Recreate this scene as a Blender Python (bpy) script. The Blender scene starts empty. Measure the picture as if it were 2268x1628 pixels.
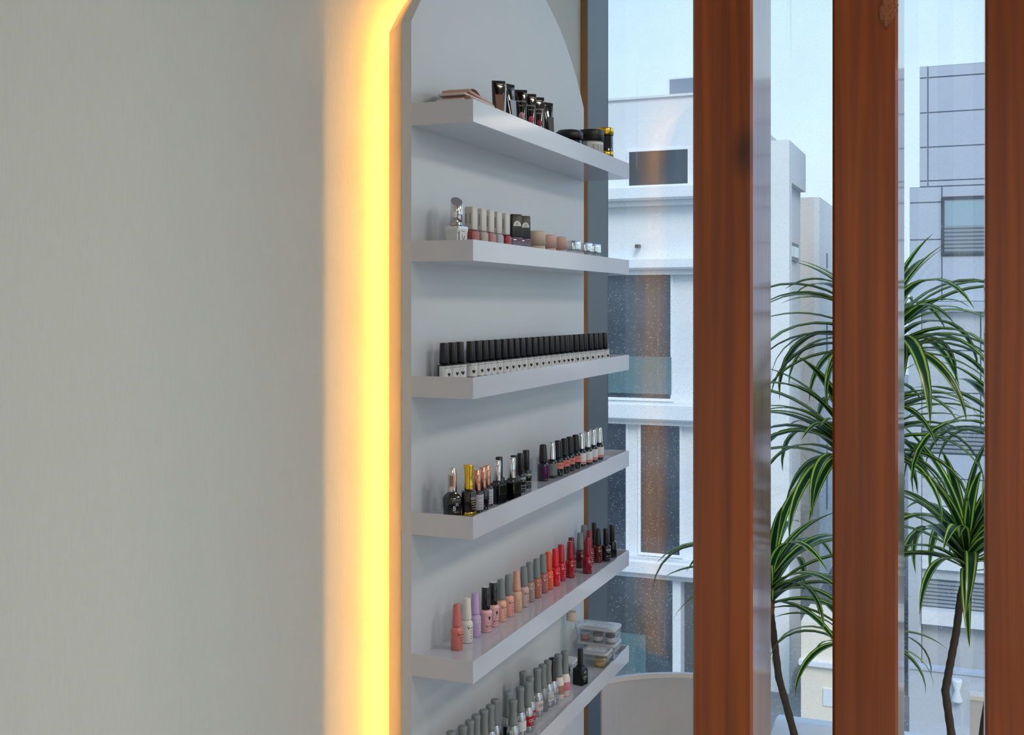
import bpy, math, random
from mathutils import Vector, Matrix

scene = bpy.context.scene
C = scene.collection
PI = math.pi
R = math.radians
CH = 1.5                      # camera height above the floor

# ------------------------------------------------------------------ camera
YAW = math.atan(1014 / 2500)
cd = bpy.data.cameras.new('camera')
cam = bpy.data.objects.new('camera', cd)
C.objects.link(cam)
cd.sensor_width = 36.0
cd.lens = 36.0 * 2500 / 2268
cd.shift_y = -137 / 2268
cd.clip_start = 0.02
cam.location = (0, 0, CH)
cam.rotation_euler = (PI / 2, 0, YAW)
scene.camera = cam

# ------------------------------------------------------------------ world
w = bpy.data.worlds.new('sky')
scene.world = w
w.use_nodes = True
nt = w.node_tree
nt.nodes.clear()
out = nt.nodes.new('ShaderNodeOutputWorld')
bg = nt.nodes.new('ShaderNodeBackground')
tc = nt.nodes.new('ShaderNodeTexCoord')
sep = nt.nodes.new('ShaderNodeSeparateXYZ')
rmp = nt.nodes.new('ShaderNodeValToRGB')
rmp.color_ramp.elements[0].position = 0.0
rmp.color_ramp.elements[0].color = (0.71, 0.87, 0.94, 1)
rmp.color_ramp.elements[1].position = 0.6
rmp.color_ramp.elements[1].color = (0.30, 0.55, 0.98, 1)
e = rmp.color_ramp.elements.new(0.2)
e.color = (0.62, 0.83, 0.97, 1)
bg.inputs['Strength'].default_value = 1.32
nt.links.new(tc.outputs['Generated'], sep.inputs[0])
nt.links.new(sep.outputs['Z'], rmp.inputs[0])
nt.links.new(rmp.outputs[0], bg.inputs['Color'])
nt.links.new(bg.outputs[0], out.inputs[0])

# soft, hazy low sun from behind our building: it lights the facades across the street
sd = bpy.data.lights.new('sun', 'SUN')
sd.energy = 2.0
sd.angle = R(25)
sd.color = (1.0, 0.95, 0.88)
sun = bpy.data.objects.new('sun', sd)
C.objects.link(sun)
sun.rotation_euler = (R(52), 0, R(28))

# ceiling panel lamps of the room (fixtures are built further down)
CEIL = 2.85
LAMPS = [(1.5, -1.4), (1.5, 0.4), (1.5, 2.1), (3.1, -1.4), (3.1, 0.8)]
for lx, ly in LAMPS:
    ld = bpy.data.lights.new('ceiling_panel_light', 'AREA')
    ld.shape = 'SQUARE'
    ld.size = 0.56
    ld.energy = 22
    ld.color = (1.0, 0.87, 0.72)
    lo = bpy.data.objects.new('ceiling_panel_light', ld)
    lo.location = (lx, ly, CEIL - 0.035)
    C.objects.link(lo)

scene.view_settings.view_transform = 'Standard'
scene.view_settings.look = 'None'
scene.view_settings.exposure = 0.0
scene.view_settings.gamma = 1.0
scene.view_settings.use_curve_mapping = False
cy = scene.cycles
cy.max_bounces = 6
cy.diffuse_bounces = 3
cy.glossy_bounces = 3
cy.transmission_bounces = 3
cy.transparent_max_bounces = 10
cy.adaptive_threshold = 0.05
cy.caustics_reflective = False
cy.caustics_refractive = False

# ------------------------------------------------------------------ materials
def lin(v):
    v /= 255.0
    return v / 12.92 if v <= 0.04045 else ((v + 0.055) / 1.055) ** 2.4

def rgb(r, g, b):
    return (lin(r), lin(g), lin(b), 1.0)

MATS = {}

def mat(name, c, rough=0.5, metal=0.0, coat=0.0, noise=0.0, scale=40.0, bump=0.0, stretch=(1, 1, 1), spec=0.5, sub=0.0):
    if name in MATS:
        return MATS[name]
    m = bpy.data.materials.new(name)
    m.use_nodes = True
    t = m.node_tree
    b = t.nodes['Principled BSDF']
    b.inputs['Base Color'].default_value = c
    b.inputs['Roughness'].default_value = rough
    b.inputs['Metallic'].default_value = metal
    b.inputs['Coat Weight'].default_value = coat
    b.inputs['Coat Roughness'].default_value = 0.05
    b.inputs['Specular IOR Level'].default_value = spec
    if noise or bump:
        co = t.nodes.new('ShaderNodeTexCoord')
        mp = t.nodes.new('ShaderNodeMapping')
        mp.inputs['Scale'].default_value = stretch
        n = t.nodes.new('ShaderNodeTexNoise')
        n.inputs['Scale'].default_value = scale
        n.inputs['Detail'].default_value = 4
        t.links.new(co.outputs['Object'], mp.inputs[0])
        t.links.new(mp.outputs[0], n.inputs['Vector'])
        if noise:
            mx = t.nodes.new('ShaderNodeMix')
            mx.data_type = 'RGBA'
            mx.inputs['A'].default_value = tuple(v * (1 - noise) for v in c[:3]) + (1,)
            mx.inputs['B'].default_value = tuple(min(1, v * (1 + noise)) for v in c[:3]) + (1,)
            t.links.new(n.outputs['Fac'], mx.inputs['Factor'])
            t.links.new(mx.outputs['Result'], b.inputs['Base Color'])
        if bump:
            bp = t.nodes.new('ShaderNodeBump')
            bp.inputs['Strength'].default_value = bump
            bp.inputs['Distance'].default_value = 0.002
            t.links.new(n.outputs['Fac'], bp.inputs['Height'])
            t.links.new(bp.outputs[0], b.inputs['Normal'])
    MATS[name] = m
    return m

def emis(name, c, s):
    if name in MATS:
        return MATS[name]
    m = bpy.data.materials.new(name)
    m.use_nodes = True
    t = m.node_tree
    t.nodes.clear()
    o = t.nodes.new('ShaderNodeOutputMaterial')
    em = t.nodes.new('ShaderNodeEmission')
    em.inputs['Color'].default_value = c
    em.inputs['Strength'].default_value = s
    t.links.new(em.outputs[0], o.inputs[0])
    MATS[name] = m
    return m

def clear(name, tint, base=0.06, body=0.0, bodycol=(0.8, 0.8, 0.8, 1), rough=0.03):
    """thin clear pane or shell: see-through with a schlick reflection and some diffuse body"""
    if name in MATS:
        return MATS[name]
    m = bpy.data.materials.new(name)
    m.use_nodes = True
    t = m.node_tree
    t.nodes.clear()
    L = t.links.new
    o = t.nodes.new('ShaderNodeOutputMaterial')
    tr = t.nodes.new('ShaderNodeBsdfTransparent')
    tr.inputs['Color'].default_value = tint
    gl = t.nodes.new('ShaderNodeBsdfGlossy')
    gl.inputs['Roughness'].default_value = rough
    lw = t.nodes.new('ShaderNodeLayerWeight')
    lw.inputs['Blend'].default_value = 0.5
    pw = t.nodes.new('ShaderNodeMath'); pw.operation = 'POWER'; pw.inputs[1].default_value = 5
    ml = t.nodes.new('ShaderNodeMath'); ml.operation = 'MULTIPLY_ADD'
    ml.inputs[1].default_value = 1 - base; ml.inputs[2].default_value = base
    L(lw.outputs['Facing'], pw.inputs[0]); L(pw.outputs[0], ml.inputs[0])
    mx = t.nodes.new('ShaderNodeMixShader')
    L(ml.outputs[0], mx.inputs[0]); L(gl.outputs[0], mx.inputs[2])
    if body:
        df = t.nodes.new('ShaderNodeBsdfDiffuse'); df.inputs['Color'].default_value = bodycol
        m2 = t.nodes.new('ShaderNodeMixShader'); m2.inputs[0].default_value = body
        L(tr.outputs[0], m2.inputs[1]); L(df.outputs[0], m2.inputs[2]); L(m2.outputs[0], mx.inputs[1])
    else:
        L(tr.outputs[0], mx.inputs[1])
    L(mx.outputs[0], o.inputs[0])
    MATS[name] = m
    return m

def window_glass():
    m = clear('window_glass', (0.985, 0.995, 0.995, 1), 0.085, rough=0.0)
    t = m.node_tree
    L = t.links.new
    o = [n for n in t.nodes if n.type == 'OUTPUT_MATERIAL'][0]
    last = o.inputs[0].links[0].from_socket
    co = t.nodes.new('ShaderNodeTexCoord')
    # dried drops
    v = t.nodes.new('ShaderNodeTexVoronoi'); v.inputs['Scale'].default_value = 170; v.inputs['Randomness'].default_value = 1
    L(co.outputs['Object'], v.inputs['Vector'])
    lt = t.nodes.new('ShaderNodeMapRange'); lt.inputs['From Min'].default_value = 0.32; lt.inputs['From Max'].default_value = 0.10
    L(v.outputs['Distance'], lt.inputs[0])
    sx = t.nodes.new('ShaderNodeSeparateColor'); L(v.outputs['Color'], sx.inputs[0])
    th = t.nodes.new('ShaderNodeMapRange'); th.inputs['From Min'].default_value = 0.3; th.inputs['From Max'].default_value = 0.95
    L(sx.outputs[0], th.inputs[0])
    d1 = t.nodes.new('ShaderNodeMath'); d1.operation = 'MULTIPLY'; L(lt.outputs[0], d1.inputs[0]); L(th.outputs[0], d1.inputs[1])
    # runs of dried water
    mp = t.nodes.new('ShaderNodeMapping'); mp.inputs['Scale'].default_value = (24, 24, 0.55)
    L(co.outputs['Object'], mp.inputs[0])
    n = t.nodes.new('ShaderNodeTexNoise'); n.inputs['Scale'].default_value = 1.0; n.inputs['Detail'].default_value = 3; n.inputs['Roughness'].default_value = 0.7
    L(mp.outputs[0], n.inputs['Vector'])
    r2 = t.nodes.new('ShaderNodeMapRange'); r2.inputs['From Min'].default_value = 0.67; r2.inputs['From Max'].default_value = 0.73; r2.inputs['To Max'].default_value = 0.7
    L(n.outputs['Fac'], r2.inputs[0])
    # overall dust film, heavier lower down the pane
    n3 = t.nodes.new('ShaderNodeTexNoise'); n3.inputs['Scale'].default_value = 5; n3.inputs['Detail'].default_value = 8
    L(co.outputs['Object'], n3.inputs['Vector'])
    r3 = t.nodes.new('ShaderNodeMapRange'); r3.inputs['From Min'].default_value = 0.3; r3.inputs['From Max'].default_value = 0.8
    r3.inputs['To Min'].default_value = 0.0; r3.inputs['To Max'].default_value = 0.10
    L(n3.outputs['Fac'], r3.inputs[0])
    # more drops were left low on the pane
    sz = t.nodes.new('ShaderNodeSeparateXYZ'); L(co.outputs['Object'], sz.inputs[0])
    hz = t.nodes.new('ShaderNodeMapRange'); hz.inputs['From Min'].default_value = 2.0; hz.inputs['From Max'].default_value = 1.4
    hz.inputs['To Min'].default_value = 0.25; hz.inputs['To Max'].default_value = 1.0
    L(sz.outputs['Z'], hz.inputs[0])
    d2 = t.nodes.new('ShaderNodeMath'); d2.operation = 'MULTIPLY'; L(d1.outputs[0], d2.inputs[0]); L(hz.outputs[0], d2.inputs[1])
    mxm = t.nodes.new('ShaderNodeMath'); mxm.operation = 'MAXIMUM'; L(d2.outputs[0], mxm.inputs[0]); L(r2.outputs[0], mxm.inputs[1])
    sc = t.nodes.new('ShaderNodeMath'); sc.operation = 'MULTIPLY'; sc.inputs[1].default_value = 0.48; L(mxm.outputs[0], sc.inputs[0])
    ad = t.nodes.new('ShaderNodeMath'); ad.operation = 'ADD'; ad.use_clamp = True; L(sc.outputs[0], ad.inputs[0]); L(r3.outputs[0], ad.inputs[1])
    df = t.nodes.new('ShaderNodeBsdfTranslucent'); df.inputs['Color'].default_value = (0.9, 0.92, 0.94, 1)
    mx = t.nodes.new('ShaderNodeMixShader')
    L(ad.outputs[0], mx.inputs[0]); L(last, mx.inputs[1]); L(df.outputs[0], mx.inputs[2])
    L(mx.outputs[0], o.inputs[0])
    return m

def wood(name):
    m = bpy.data.materials.new(name)
    m.use_nodes = True
    t = m.node_tree
    L = t.links.new
    b = t.nodes['Principled BSDF']
    b.inputs['Roughness'].default_value = 0.34
    b.inputs['Specular IOR Level'].default_value = 0.15
    b.inputs['Coat Weight'].default_value = 0.9
    b.inputs['Coat Roughness'].default_value = 0.08
    b.inputs['Coat IOR'].default_value = 1.65
    co = t.nodes.new('ShaderNodeTexCoord')
    oi = t.nodes.new('ShaderNodeObjectInfo')
    vm = t.nodes.new('ShaderNodeVectorMath'); vm.operation = 'MULTIPLY_ADD'
    vm.inputs[1].default_value = (1, 1, 1)
    cb = t.nodes.new('ShaderNodeCombineXYZ')
    sc = t.nodes.new('ShaderNodeMath'); sc.operation = 'MULTIPLY'; sc.inputs[1].default_value = 7.0
    L(oi.outputs['Random'], sc.inputs[0]); L(sc.outputs[0], cb.inputs[0]); L(sc.outputs[0], cb.inputs[2])
    L(co.outputs['Object'], vm.inputs[0]); L(cb.outputs[0], vm.inputs[2])
    mp = t.nodes.new('ShaderNodeMapping'); mp.inputs['Scale'].default_value = (60, 60, 1.6)
    L(vm.outputs[0], mp.inputs[0])
    n = t.nodes.new('ShaderNodeTexNoise'); n.inputs['Scale'].default_value = 1.2; n.inputs['Detail'].default_value = 5; n.inputs['Distortion'].default_value = 0.6
    L(mp.outputs[0], n.inputs['Vector'])
    rp = t.nodes.new('ShaderNodeValToRGB')
    rp.color_ramp.elements[0].position = 0.34; rp.color_ramp.elements[0].color = rgb(112, 48, 2)
    rp.color_ramp.elements[1].position = 0.66; rp.color_ramp.elements[1].color = rgb(148, 70, 6)
    L(n.outputs['Fac'], rp.inputs[0])
    # knots
    mp2 = t.nodes.new('ShaderNodeMapping'); mp2.inputs['Scale'].default_value = (9, 9, 4.2)
    L(vm.outputs[0], mp2.inputs[0])
    v = t.nodes.new('ShaderNodeTexVoronoi'); v.inputs['Scale'].default_value = 1.0
    L(mp2.outputs[0], v.inputs['Vector'])
    kr = t.nodes.new('ShaderNodeMapRange'); kr.inputs['From Min'].default_value = 0.14; kr.inputs['From Max'].default_value = 0.03
    L(v.outputs['Distance'], kr.inputs[0])
    mx = t.nodes.new('ShaderNodeMix'); mx.data_type = 'RGBA'
    mx.inputs['B'].default_value = rgb(62, 26, 12)
    L(kr.outputs[0], mx.inputs['Factor']); L(rp.outputs[0], mx.inputs['A'])
    L(mx.outputs['Result'], b.inputs['Base Color'])
    bp = t.nodes.new('ShaderNodeBump'); bp.inputs['Strength'].default_value = 0.15; bp.inputs['Distance'].default_value = 0.001
    L(n.outputs['Fac'], bp.inputs['Height']); L(bp.outputs[0], b.inputs['Normal'])
    return m

def leafmat():
    m = bpy.data.materials.new('dracaena_leaf')
    m.use_nodes = True
    t = m.node_tree
    L = t.links.new
    b = t.nodes['Principled BSDF']
    b.inputs['Roughness'].default_value = 0.32
    uv = t.nodes.new('ShaderNodeUVMap')
    sp = t.nodes.new('ShaderNodeSeparateXYZ'); L(uv.outputs[0], sp.inputs[0])
    rp = t.nodes.new('ShaderNodeValToRGB')
    cr = rp.color_ramp
    cr.elements[0].position = 0.0; cr.elements[0].color = rgb(36, 88, 38)
    cr.elements[1].position = 1.0; cr.elements[1].color = rgb(36, 88, 38)
    for p, c in ((0.08, (40, 92, 40)), (0.14, (165, 190, 100)), (0.22, (150, 180, 90)), (0.28, (16, 60, 34)), (0.72, (16, 60, 34)), (0.78, (150, 180, 90)), (0.86, (165, 190, 100)), (0.92, (40, 92, 40))):
        k = cr.elements.new(p); k.color = rgb(*c)
    L(sp.outputs[0], rp.inputs[0])
    # young leaf bases are brighter green
    oi = t.nodes.new('ShaderNodeObjectInfo')
    hs = t.nodes.new('ShaderNodeHueSaturation')
    mr = t.nodes.new('ShaderNodeMapRange'); mr.inputs['To Min'].default_value = 0.9; mr.inputs['To Max'].default_value = 2.2
    L(oi.outputs['Random'], mr.inputs[0]); L(mr.outputs[0], hs.inputs['Value']); L(rp.outputs[0], hs.inputs['Color'])
    L(hs.outputs[0], b.inputs['Base Color'])
    tl = t.nodes.new('ShaderNodeBsdfTranslucent'); L(hs.outputs[0], tl.inputs['Color'])
    mx = t.nodes.new('ShaderNodeMixShader'); mx.inputs[0].default_value = 0.3
    o = t.nodes['Material Output']
    L(b.outputs[0], mx.inputs[1]); L(tl.outputs[0], mx.inputs[2]); L(mx.outputs[0], o.inputs[0])
    return m

# ------------------------------------------------------------------ mesh helpers
class MB:
    def __init__(s):
        s.v = []; s.f = []; s.sm = []; s.uv = None
    def add(s, vs, fs, smooth=False):
        o = len(s.v)
        s.v += [tuple(p) for p in vs]
        for f in fs:
            s.f.append(tuple(i + o for i in f)); s.sm.append(smooth)
        return s
    def box(s, x0, x1, y0, y1, z0, z1, bev=0.0):
        if bev <= 0:
            vs = [(x, y, z) for z in (z0, z1) for x, y in ((x0, y0), (x1, y0), (x1, y1), (x0, y1))]
            return s.add(vs, [(3, 2, 1, 0), (4, 5, 6, 7), (0, 1, 5, 4), (1, 2, 6, 5), (2, 3, 7, 6), (3, 0, 4, 7)])
        b = bev
        rings = []
        for z, i in ((z0, b), (z0 + b, 0), (z1 - b, 0), (z1, b)):
            rings.append([(x0 + i + (b if i == 0 else 0), y0 + i, z), (x1 - i - (b if i == 0 else 0), y0 + i, z), (x1 - i, y0 + i + (b if i == 0 else 0), z), (x1 - i, y1 - i - (b if i == 0 else 0), z),
                          (x1 - i - (b if i == 0 else 0), y1 - i, z), (x0 + i + (b if i == 0 else 0), y1 - i, z), (x0 + i, y1 - i - (b if i == 0 else 0), z), (x0 + i, y0 + i + (b if i == 0 else 0), z)])
        return s.loft(rings, smooth=False)
    def loft(s, rings, smooth=True, caps=True):
        n = len(rings[0])
        vs = [p for r in rings for p in r]
        fs = []
        for k in range(len(rings) - 1):
            for i in range(n):
                j = (i + 1) % n
                fs.append((k * n + i, k * n + j, (k + 1) * n + j, (k + 1) * n + i))
        o = len(s.v)
        s.add(vs, fs, smooth)
        if caps:
            s.f.append(tuple(o + i for i in reversed(range(n)))); s.sm.append(False)
            q = o + (len(rings) - 1) * n
            s.f.append(tuple(q + i for i in range(n))); s.sm.append(False)
        return s
    def lathe(s, prof, n=20, smooth=True):
        rings = [[(r * math.cos(2 * PI * i / n), r * math.sin(2 * PI * i / n), z) for i in range(n)] for r, z in prof]
        return s.loft(rings, smooth)
    def rrect(s, prof, rad=0.3, k=4, smooth=True):
        """rounded-square loft; prof rows (half width x, half width y, z)"""
        rings = []
        for hx, hy, z in prof:
            r = min(hx, hy) * rad
            ring = []
            for cx, cy, a0 in ((hx - r, hy - r, 0), (-hx + r, hy - r, 90), (-hx + r, -hy + r, 180), (hx - r, -hy + r, 270)):
                for i in range(k + 1):
                    a = R(a0 + 90 * i / k)
                    ring.append((cx + r * math.cos(a), cy + r * math.sin(a), z))
            rings.append(ring)
        return s.loft(rings, smooth)
    def tube(s, pts, rads, n=10):
        rings = []
        for i, p in enumerate(pts):
            p = Vector(p)
            d = (Vector(pts[min(i + 1, len(pts) - 1)]) - Vector(pts[max(i - 1, 0)])).normalized()
            a = d.cross(Vector((0, 1, 0)))
            if a.length < 0.05:
                a = d.cross(Vector((1, 0, 0)))
            a.normalize(); b = d.cross(a)
            rings.append([tuple(p + rads[i] * (a * math.cos(2 * PI * q / n) + b * math.sin(2 * PI * q / n))) for q in range(n)])
        return s.loft(rings)
    def prism(s, poly, d0, d1, axis='x'):
        """poly of (y, z) pushed along x between d0 and d1"""
        n = len(poly)
        vs = [(d0, y, z) for y, z in poly] + [(d1, y, z) for y, z in poly]
        fs = [tuple(range(n)), tuple(reversed(range(n, 2 * n)))]
        fs += [(i, i + n, (i + 1) % n + n, (i + 1) % n) for i in range(n)]
        return s.add(vs, fs)
    def mesh(s, name):
        me = bpy.data.meshes.new(name)
        me.from_pydata(s.v, [], s.f)
        me.polygons.foreach_set('use_smooth', s.sm)
        if s.uv:
            ul = me.uv_layers.new(name='UVMap')
            for lp in me.loops:
                ul.data[lp.index].uv = s.uv[lp.vertex_index]
        import bmesh
        bm = bmesh.new(); bm.from_mesh(me)
        bmesh.ops.recalc_face_normals(bm, faces=bm.faces)
        bm.to_mesh(me); bm.free()
        me.materials.append(None)
        me.update()
        return me

def obj(name, me, m, parent=None, loc=(0, 0, 0), rz=0.0):
    if isinstance(me, MB):
        me = me.mesh(name)
    o = bpy.data.objects.new(name, me)
    C.objects.link(o)
    if len(me.materials) == 0:
        me.materials.append(None)
    o.material_slots[0].link = 'OBJECT'
    o.material_slots[0].material = m
    o.location = loc
    o.rotation_euler = (0, 0, rz)
    if parent:
        o.parent = parent
    return o

def empty(name, loc=(0, 0, 0), rz=0.0):
    o = bpy.data.objects.new(name, None)
    o.empty_display_size = 0.02
    C.objects.link(o)
    o.location = loc
    o.rotation_euler = (0, 0, rz)
    return o

def tag(o, label, cat, group=None):
    o['label'] = label
    o['category'] = cat
    if group:
        o['group'] = group
    return o

def struct(o, label=None):
    o['kind'] = 'structure'
    if label:
        o['label'] = label
    return o

TXT = {}

def text_points(s, size):
    cu = bpy.data.curves.new('lettering', 'FONT')
    cu.body = s
    cu.size = size
    cu.align_x = 'CENTER'
    cu.align_y = 'CENTER'
    cu.resolution_u = 2
    cu.fill_mode = 'FRONT'
    t = bpy.data.objects.new('lettering', cu)
    C.objects.link(t)
    dg = bpy.context.evaluated_depsgraph_get()
    dg.update()
    me = t.evaluated_get(dg).to_mesh()
    vs = [tuple(v.co) for v in me.vertices]
    fs = [tuple(p.vertices) for p in me.polygons]
    t.evaluated_get(dg).to_mesh_clear()
    bpy.data.objects.remove(t)
    bpy.data.curves.remove(cu)
    return vs, fs

def wrap(vs, fs, r, z0, flat=False):
    """2d marks -> wrapped on a cylinder of radius r facing +x (or flat on the plane x = r)"""
    if flat:
        v2 = [(r, x, z0 + y) for x, y, *_ in vs]
    else:
        v2 = [(r * math.cos(x / r), r * math.sin(x / r), z0 + y) for x, y, *_ in vs]
    return v2, fs

def marks(key, items, r, flat=False):
    """one mesh of lettering / shapes; items: ('t', text, size, x, z) or ('p', polygon, x, z) or ('r', w, h, x, z)"""
    if key in TXT:
        return TXT[key]
    m = MB()
    for it in items:
        if it[0] == 't':
            vs, fs = text_points(it[1], it[2])
            vs = [(a + it[3], b) for a, b, _ in vs]
            m.add(*wrap(vs, fs, r, it[4], flat))
        elif it[0] == 'p':
            vs = [(a + it[2], b) for a, b in it[1]]
            m.add(*wrap(vs, [tuple(range(len(vs)))], r, it[3], flat))
        else:
            _, ww, hh, x, z = it
            k = 4
            vs = []; fs = []
            for i in range(k + 1):
                q = x - ww / 2 + ww * i / k
                vs += [(q, -hh / 2), (q, hh / 2)]
            fs = [(2 * i, 2 * i + 2, 2 * i + 3, 2 * i + 1) for i in range(k)]
            m.add(*wrap(vs, fs, r, z, flat))
    me = m.mesh('lettering')
    TXT[key] = me
    return me

# ------------------------------------------------------------------ room shell
XW = -0.963          # face of the wall
YG = 3.036           # room face of the window glass
M_wall = mat('wallpaper', rgb(196, 202, 200), 0.75, noise=0.05, scale=1.0, bump=0.35, stretch=(500, 500, 45))
M_white = mat('white_paint', rgb(228, 228, 226), 0.6, noise=0.02, scale=8)
M_floor = mat('floor_tile', rgb(206, 200, 192), 0.35, noise=0.05, scale=3)
M_beige = mat('grey_panel', rgb(210, 216, 226), 0.65, noise=0.04, scale=60, bump=0.1)
M_cap = mat('white_trim', rgb(240, 242, 244), 0.4, noise=0.02, scale=20)

struct(obj('wall_left', MB().box(XW - 0.15, XW, -3.2, YG + 0.008, 0, CEIL), M_wall), 'pale grey textured wallpaper wall')
struct(obj('floor', MB().box(XW - 0.15, 4.2, -3.2, 3.25, -0.2, 0), M_floor))
struct(obj('ceiling', MB().box(XW - 0.15, 4.2, -3.2, 3.25, CEIL, CEIL + 0.2), M_white))
struct(obj('wall_back', MB().box(XW, 4.2, -3.35, -3.2, 0, CEIL), M_white))
struct(obj('wall_right', MB().box(4.2, 4.35, -3.35, 3.25, 0, 0.35).box(4.2, 4.35, -3.35, 3.25, 2.65, CEIL).box(4.2, 4.35, -3.35, -2.4, 0.35, 2.65).box(4.2, 4.35, 2.6, 3.25, 0.35, 2.65), M_white))
win2 = struct(empty('window_2', (4.27, 0.1, 0.35)), 'wide window in the wall opposite the shelves')
fr2 = MB().box(-0.03, 0.03, -2.5, 2.5, 0, 0.05).box(-0.03, 0.03, -2.5, 2.5, 2.25, 2.3)
for yy in (-2.5, -0.86, 0.81, 2.45):
    fr2.box(-0.03, 0.03, yy, yy + 0.05, 0.05, 2.25)
obj('frame', fr2, mat('grey_frame_metal', rgb(68, 79, 86), 0.30, metal=0.3, noise=0.05, scale=4), win2)
for yy in (-2.45, -0.81, 0.86):
    obj('glass_pane', MB().box(-0.004, 0.004, yy, yy + 1.59, 0.05, 2.25), clear('plain_glass', (0.98, 0.99, 0.99, 1), 0.06, rough=0.0), win2)

# window wall: jamb on the wall, pane, sills
win = struct(empty('window_1', (XW, YG, 0)), 'tall glazed shopfront window with grey metal jamb')
def wpart(name, mb, m):
    o = obj(name, mb, m, win)
    o.matrix_parent_inverse = Matrix.Translation(-win.location)
    return o
M_metal = mat('grey_frame_metal', rgb(68, 79, 86), 0.30, metal=0.3, noise=0.05, scale=4)
M_bronze = mat('dark_bronze_metal', rgb(132, 108, 76), 0.4, metal=0.4)
wpart('jamb', MB().box(XW, -0.943, 2.864, YG + 0.009, 0, CEIL), M_metal)
wpart('jamb_edge', MB().box(XW, -0.9435, 2.860, 2.8635, 0, CEIL), M_bronze)
wpart('glass_pane', MB().box(-0.943, 4.2, YG, YG + 0.008, 0.30, CEIL - 0.12), window_glass())
wpart('head_rail', MB().box(-0.943, 4.2, YG - 0.03, YG + 0.05, CEIL - 0.12, CEIL), M_metal)
wpart('sill', MB().box(-0.48, 0.0, 2.90, YG + 0.05, 0.0, CH - 1.098, 0.006), M_cap)
wpart('mullion', MB().box(1.30, 1.35, YG - 0.05, YG + 0.05, 0.30, CEIL - 0.12), M_metal)
wpart('mullion', MB().box(2.75, 2.80, YG - 0.05, YG + 0.05, 0.30, CEIL - 0.12), M_metal)

# curved low corner panel with white capping
def curve_pts(n=16):
    P = [(-0.905, 2.868), (-0.868, 2.915), (-0.813, 2.960), (-0.755, 2.992), (-0.695, 3.012), (-0.60, 3.024), (-0.50, 3.027)]
    res = []
    for i in range(len(P) - 1):
        p0 = P[max(i - 1, 0)]; p1 = P[i]; p2 = P[i + 1]; p3 = P[min(i + 2, len(P) - 1)]
        for k in range(4):
            t = k / 4
            res.append(tuple(0.5 * (2 * p1[d] + (p2[d] - p0[d]) * t + (2 * p0[d] - 5 * p1[d] + 4 * p2[d] - p3[d]) * t * t + (3 * p1[d] - p0[d] - 3 * p2[d] + p3[d]) * t ** 3) for d in (0, 1)))
    res.append(P[-1])
    return res
def strip_wall(pts, t0, t1, z0, z1):
    """wall along pts (xy), from offset t0 to t1 toward the glass"""
    m = MB()
    rings = []
    for i, p in enumerate(pts):
        a = pts[max(i - 1, 0)]; b = pts[min(i + 1, len(pts) - 1)]
        dx, dy = b[0] - a[0], b[1] - a[1]
        l = math.hypot(dx, dy); nx, ny = -dy / l, dx / l
        rings.append([(p[0] + nx * t0, p[1] + ny * t0, z0), (p[0] + nx * t1, p[1] + ny * t1, z0), (p[0] + nx * t1, p[1] + ny * t1, z1), (p[0] + nx * t0, p[1] + ny * t0, z1)])
    m.loft(rings, smooth=False)
    return m
cp = curve_pts()
HP = CH - 0.995
pan = tag(empty('low_partition', (-0.75, 2.95, 0)), 'low curved pale grey partition with white capping under the window beside shelf end', 'partition')
for nm, mb, m in (('panel', strip_wall(cp, 0.0, 0.007, 0, HP - 0.012), M_beige), ('capping', strip_wall(cp, -0.003, 0.009, HP - 0.012, HP), M_cap)):
    o = obj(nm, mb, m, pan); o.matrix_parent_inverse = Matrix.Translation(-pan.location)
pan2 = tag(empty('low_partition', (0.5, 3.0, 0)), 'low grey partition with white capping at right edge behind the last post', 'partition')
for nm, mb, m in (('panel', MB().box(0.0, 1.3, 2.995, 3.03, 0, CH - 0.968), M_beige), ('capping', MB().box(-0.001, 1.302, 2.992, 3.033, CH - 0.968, CH - 0.958), M_cap)):
    o = obj(nm, mb, m, pan2); o.matrix_parent_inverse = Matrix.Translation(-pan2.location)

# ceiling fixtures
M_diff = mat('lamp_diffuser', rgb(245, 243, 238), 0.6)
for i, (lx, ly) in enumerate(LAMPS):
    pn = ['behind the viewer on the shelf side', 'in the middle of the shelf-side row', 'nearest window of the shelf-side row', 'in the far back corner', 'of the far row toward the window'][i]
    t = tag(empty('ceiling_light', (lx, ly, CEIL - 0.03)), 'square white ceiling panel light ' + pn, 'ceiling light', 'ceiling panel lights')
    fr = MB()
    for a in ((-0.31, 0.31, -0.31, -0.285), (-0.31, 0.31, 0.285, 0.31), (-0.31, -0.285, -0.285, 0.285), (0.285, 0.31, -0.285, 0.285)):
        fr.box(*a, -0.012, 0.03)
    obj('frame', fr, M_white, t)
    obj('diffuser', MB().box(-0.284, 0.284, -0.284, 0.284, 0.0, 0.01), M_diff, t)

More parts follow.
